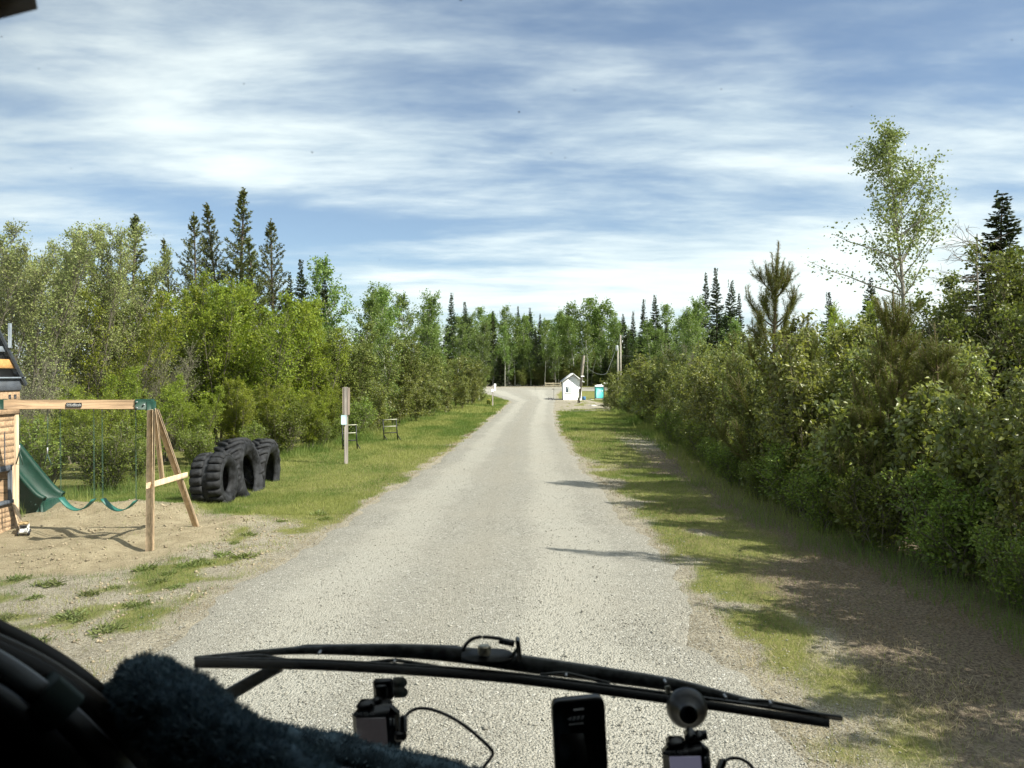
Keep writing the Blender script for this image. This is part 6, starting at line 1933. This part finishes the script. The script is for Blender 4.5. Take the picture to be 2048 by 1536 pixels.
def dash_cam(px, py, d, roll, yaw, lab, screen, kind):
    t = thing('dash_camera', lab, 'dash camera', (0, 0, 0), 'dash cameras on the windscreen')
    t.matrix_world = frame_at(px, py, d, roll, yaw)
    s = d / FPX
    body = Buf().bbox((-47 * s, -0.012, -70 * s), (47 * s, 0.018, 24 * s), 0.010).bbox((-38 * s, -0.008, 20 * s), (0 * s, 0.014, 34 * s), 0.006)
    bd = obj('body', body, BLACKPL, t)
    sc = obj('screen', Buf().bbox((-34 * s, -0.0145, -56 * s), (27 * s, -0.0125, 10 * s), 0.0005), screen, t)
    for i in range(2):
        obj('button', Buf().bbox(((34 + 7 * i) * s, -0.0145, -6 * s), ((38 + 6 * i) * s, -0.012, 8 * s), 0.0008), STEEL, t)
    text_part('lettering', 'ROVE R2-4K', 8.5 * s, INK, t, (-19 * s, -0.0128, 18 * s), (R(90), 0, 0), 0.0002)
    return t, s


t1, s1 = dash_cam(750, 1440, 1.015, 4.0, -6, 'small black dash camera on a square sticky mount left of the phone', SCREEN, 'pad')
obj('neck', Buf().bbox((-11 * s1, 0.004, 18 * s1), (12 * s1, 0.020, 36 * s1), 0.004).bbox((-13 * s1, 0.006, 14 * s1), (30 * s1, 0.022, 27 * s1), 0.005), BLACKPL, t1)
pad = obj('mount_pad', Buf().bbox((-12 * s1, 0.020, 22 * s1), (30 * s1, 0.031, 64 * s1), 0.003).bbox((-6 * s1, 0.015, 28 * s1), (20 * s1, 0.021, 56 * s1), 0.002), BLACKPL, t1)
film = Buf()
for zc in (52, 31):
    a = np.linspace(-math.pi / 2, math.pi / 2, 12)
    poly = [(28 * s1, (zc - 11) * s1)] + [((46 + 11 * math.cos(q)) * s1, (zc + 11 * math.sin(q)) * s1) for q in a] + [(28 * s1, (zc + 11) * s1)]
    film.prism(poly, 0.032, 0.0326)
fm = pmat('clear_film', (0.55, 0.55, 0.47), 0.4)
obj('film_tab', film, fm, t1)
t2, s2 = dash_cam(1374, 1516, 0.96, 5.0, -8, 'black dash camera hanging from a round suction cup right of the phone', screenmat('bluish_screen', (0.05, 0.05, 0.06), (0.050, 0.050, 0.072)), 'cup')
obj('neck', Buf().bbox((0 * s2, -0.004, 22 * s2), (25 * s2, 0.020, 46 * s2), 0.005).bbox((18 * s2, 0.0, 26 * s2), (42 * s2, 0.018, 42 * s2), 0.005), BLACKPL, t2)
obj('knob', Buf().tube([(36 * s2, 0.008, 35 * s2), (46 * s2, 0.008, 36 * s2)], 9 * s2, 12), BLACKPL, t2, True)
cup = obj('suction_cup', Buf().lathe([(0, -0.016), (17 * s2, -0.016), (20 * s2, -0.013), (22 * s2, -0.006), (33 * s2, -0.001), (40 * s2, 0.007), (43 * s2, 0.012), (40 * s2, 0.014), (0, 0.012)], 36, 'y', (14 * s2, 0.036, 68 * s2)), BLACKPL, t2, True)
cup.rotation_euler = (R(-6), 0, 0)
obj('pull_tab', Buf().bbox((-28 * s2, 0.046, 96 * s2), (-17 * s2, 0.048, 112 * s2), 0.001), fm, t2)


def cable(pts, lab, r=0.0022):
    P = np.array([tuple(at(*q)) for q in pts]); m = len(P); tt = np.linspace(0, m - 1, 60)
    W = np.stack([np.interp(tt, range(m), P[:, i]) for i in range(3)], -1)
    for _ in range(10): W[1:-1] = (W[:-2] + 2 * W[1:-1] + W[2:]) / 4
    t = thing('power_cable', lab, 'cable', tuple(P[0]), 'thin black power cables')
    obj('cord', Buf().tube(W - P[0], r, 8), BLACKPL, t, True)
    d0 = unit(W[3] - W[0]); obj('plug', Buf().bar((0, 0, -0.004), tuple(d0 * 0.020), 0.010, 0.010, (0, 1, 0), 0.003).bbox((-0.012, -0.006, -0.012), (0.004, 0.006, 0.0), 0.003), BLACKPL, t)


cable(((806, 1466, .985), (805, 1448, .99), (812, 1430, 1.0), (828, 1420, 1.01), (850, 1418, 1.01), (885, 1428, 1.0), (925, 1450, 0.98), (960, 1480, .97), (984, 1503, .96), (988, 1512, .96), (976, 1527, .95), (960, 1545, .94), (930, 1640, .9)), 'thin black cable looping right from the left dash camera')
cable(((1438, 1545, .96), (1446, 1530, .97), (1462, 1520, .98), (1480, 1520, .98), (1500, 1530, .98), (1515, 1550, .97), (1530, 1640, .95)), 'thin black cable looping beside the suction cup camera')


def phone():
    d = 1.0; s = d / FPX
    t = thing('phone', 'black rugged phone standing upright in front of the windscreen', 'phone', (0, 0, 0))
    t.matrix_world = frame_at(1156, 1400, d, 3.0, 6)
    w = 53 * s; H = -165 * s
    def rr(w_, z0, z1, r):
        pts = []
        for (cx, cz, a0) in ((w_ - r, z1 - r, 0), (-w_ + r, z1 - r, 90), (-w_ + r, z0 + r, 180), (w_ - r, z0 + r, 270)):
            for k in range(5): pts.append((cx + r * math.cos(R(a0 + 22.5 * k)), cz + r * math.sin(R(a0 + 22.5 * k))))
        return pts
    obj('shell', Buf().prism(rr(w, H, 0, 14 * s), -0.004, 0.010), pmat('phone_shell', (0.013, 0.013, 0.014), 0.32, 0.5), t)
    # raised bevelled back
    o_ = rr(w * 0.96, H * 0.97, -3 * s, 12 * s); i_ = [(-0.50 * w, -75 * s), (0.42 * w, -78 * s), (0.66 * w, -150 * s), (-0.66 * w, -150 * s)]
    b = Buf()
    A = [(-w * .93, -4 * s), (w * .93, -4 * s), (w * .93, H * .97), (-w * .93, H * .97)]
    B = [(-w * .80, -62 * s), (w * .12, -64 * s), (w * .30, H * .90), (-w * .80, H * .90)]
    b.add([(x, -0.0042, z) for x, z in A] + [(x, -0.0085, z) for x, z in B], quads=[(0, 1, 5, 4), (1, 2, 6, 5), (2, 3, 7, 6), (3, 0, 4, 7)])
    obj('bevelled_back', b, pmat('phone_back', (0.016, 0.016, 0.017), 0.28, 0.5), t)
    m = bpy.data.materials.new('carbon_weave'); m.use_nodes = True
    wn = NT(m.node_tree); out = wn.n('ShaderNodeOutputMaterial'); tc = wn.n('ShaderNodeTexCoord')
    ck = wn.n('ShaderNodeTexChecker', i_Vector=tc.outputs['Object'], i_Scale=420.0); ck.inputs['Color1'].default_value = (0.010, 0.010, 0.011, 1); ck.inputs['Color2'].default_value = (0.028, 0.028, 0.03, 1)
    bs = wn.n('ShaderNodeBsdfPrincipled', i_Base_Color=ck.outputs[0], i_Roughness=0.4); wn.put(out.inputs[0], bs)
    b = Buf(); b.add([(x, -0.0087, z) for x, z in B] + [(x, -0.0084, z) for x, z in B], quads=[(0, 1, 2, 3), (4, 7, 6, 5), (0, 4, 5, 1), (1, 5, 6, 2), (2, 6, 7, 3), (3, 7, 4, 0)]); obj('carbon_inset', b, m, t)
    # slashed emblem and maker's line
    e = Buf()
    for k in range(3):
        x0 = (-16 + 8.5 * k) * s
        e.prism([(x0, -38 * s), (x0 + 6 * s, -38 * s), (x0 + 9 * s, -30 * s), (x0 + 3 * s, -30 * s)], -0.0078, -0.0073)
    e.prism([(-26 * s, -34 * s), (-16 * s, -30 * s), (-17 * s, -34 * s), (-18 * s, -38 * s)], -0.0078, -0.0073)
    obj('emblem', e, INK, t)
    e = Buf()
    for k in range(7): e.bbox(((-22 + 4.3 * k) * s, -0.0088, -46.5 * s), ((-19 + 4.3 * k) * s, -0.0076, -43 * s), 0.0001)
    obj('maker_line', e, INK, t)
    obj('top_slot', Buf().bbox((-12 * s, -0.0068, -20 * s), (10 * s, -0.0052, -16 * s), 0.0003), INK, t)
    cr = obj('cradle', Buf().bbox((-w * 0.7, -0.012, H - 0.03), (w * 0.7, 0.02, H + 0.006), 0.006).tube([(0, 0.004, H - 0.02), (0.0, 0.02, H - 0.30)], 0.012, 10), BLACKPL, t)


phone()
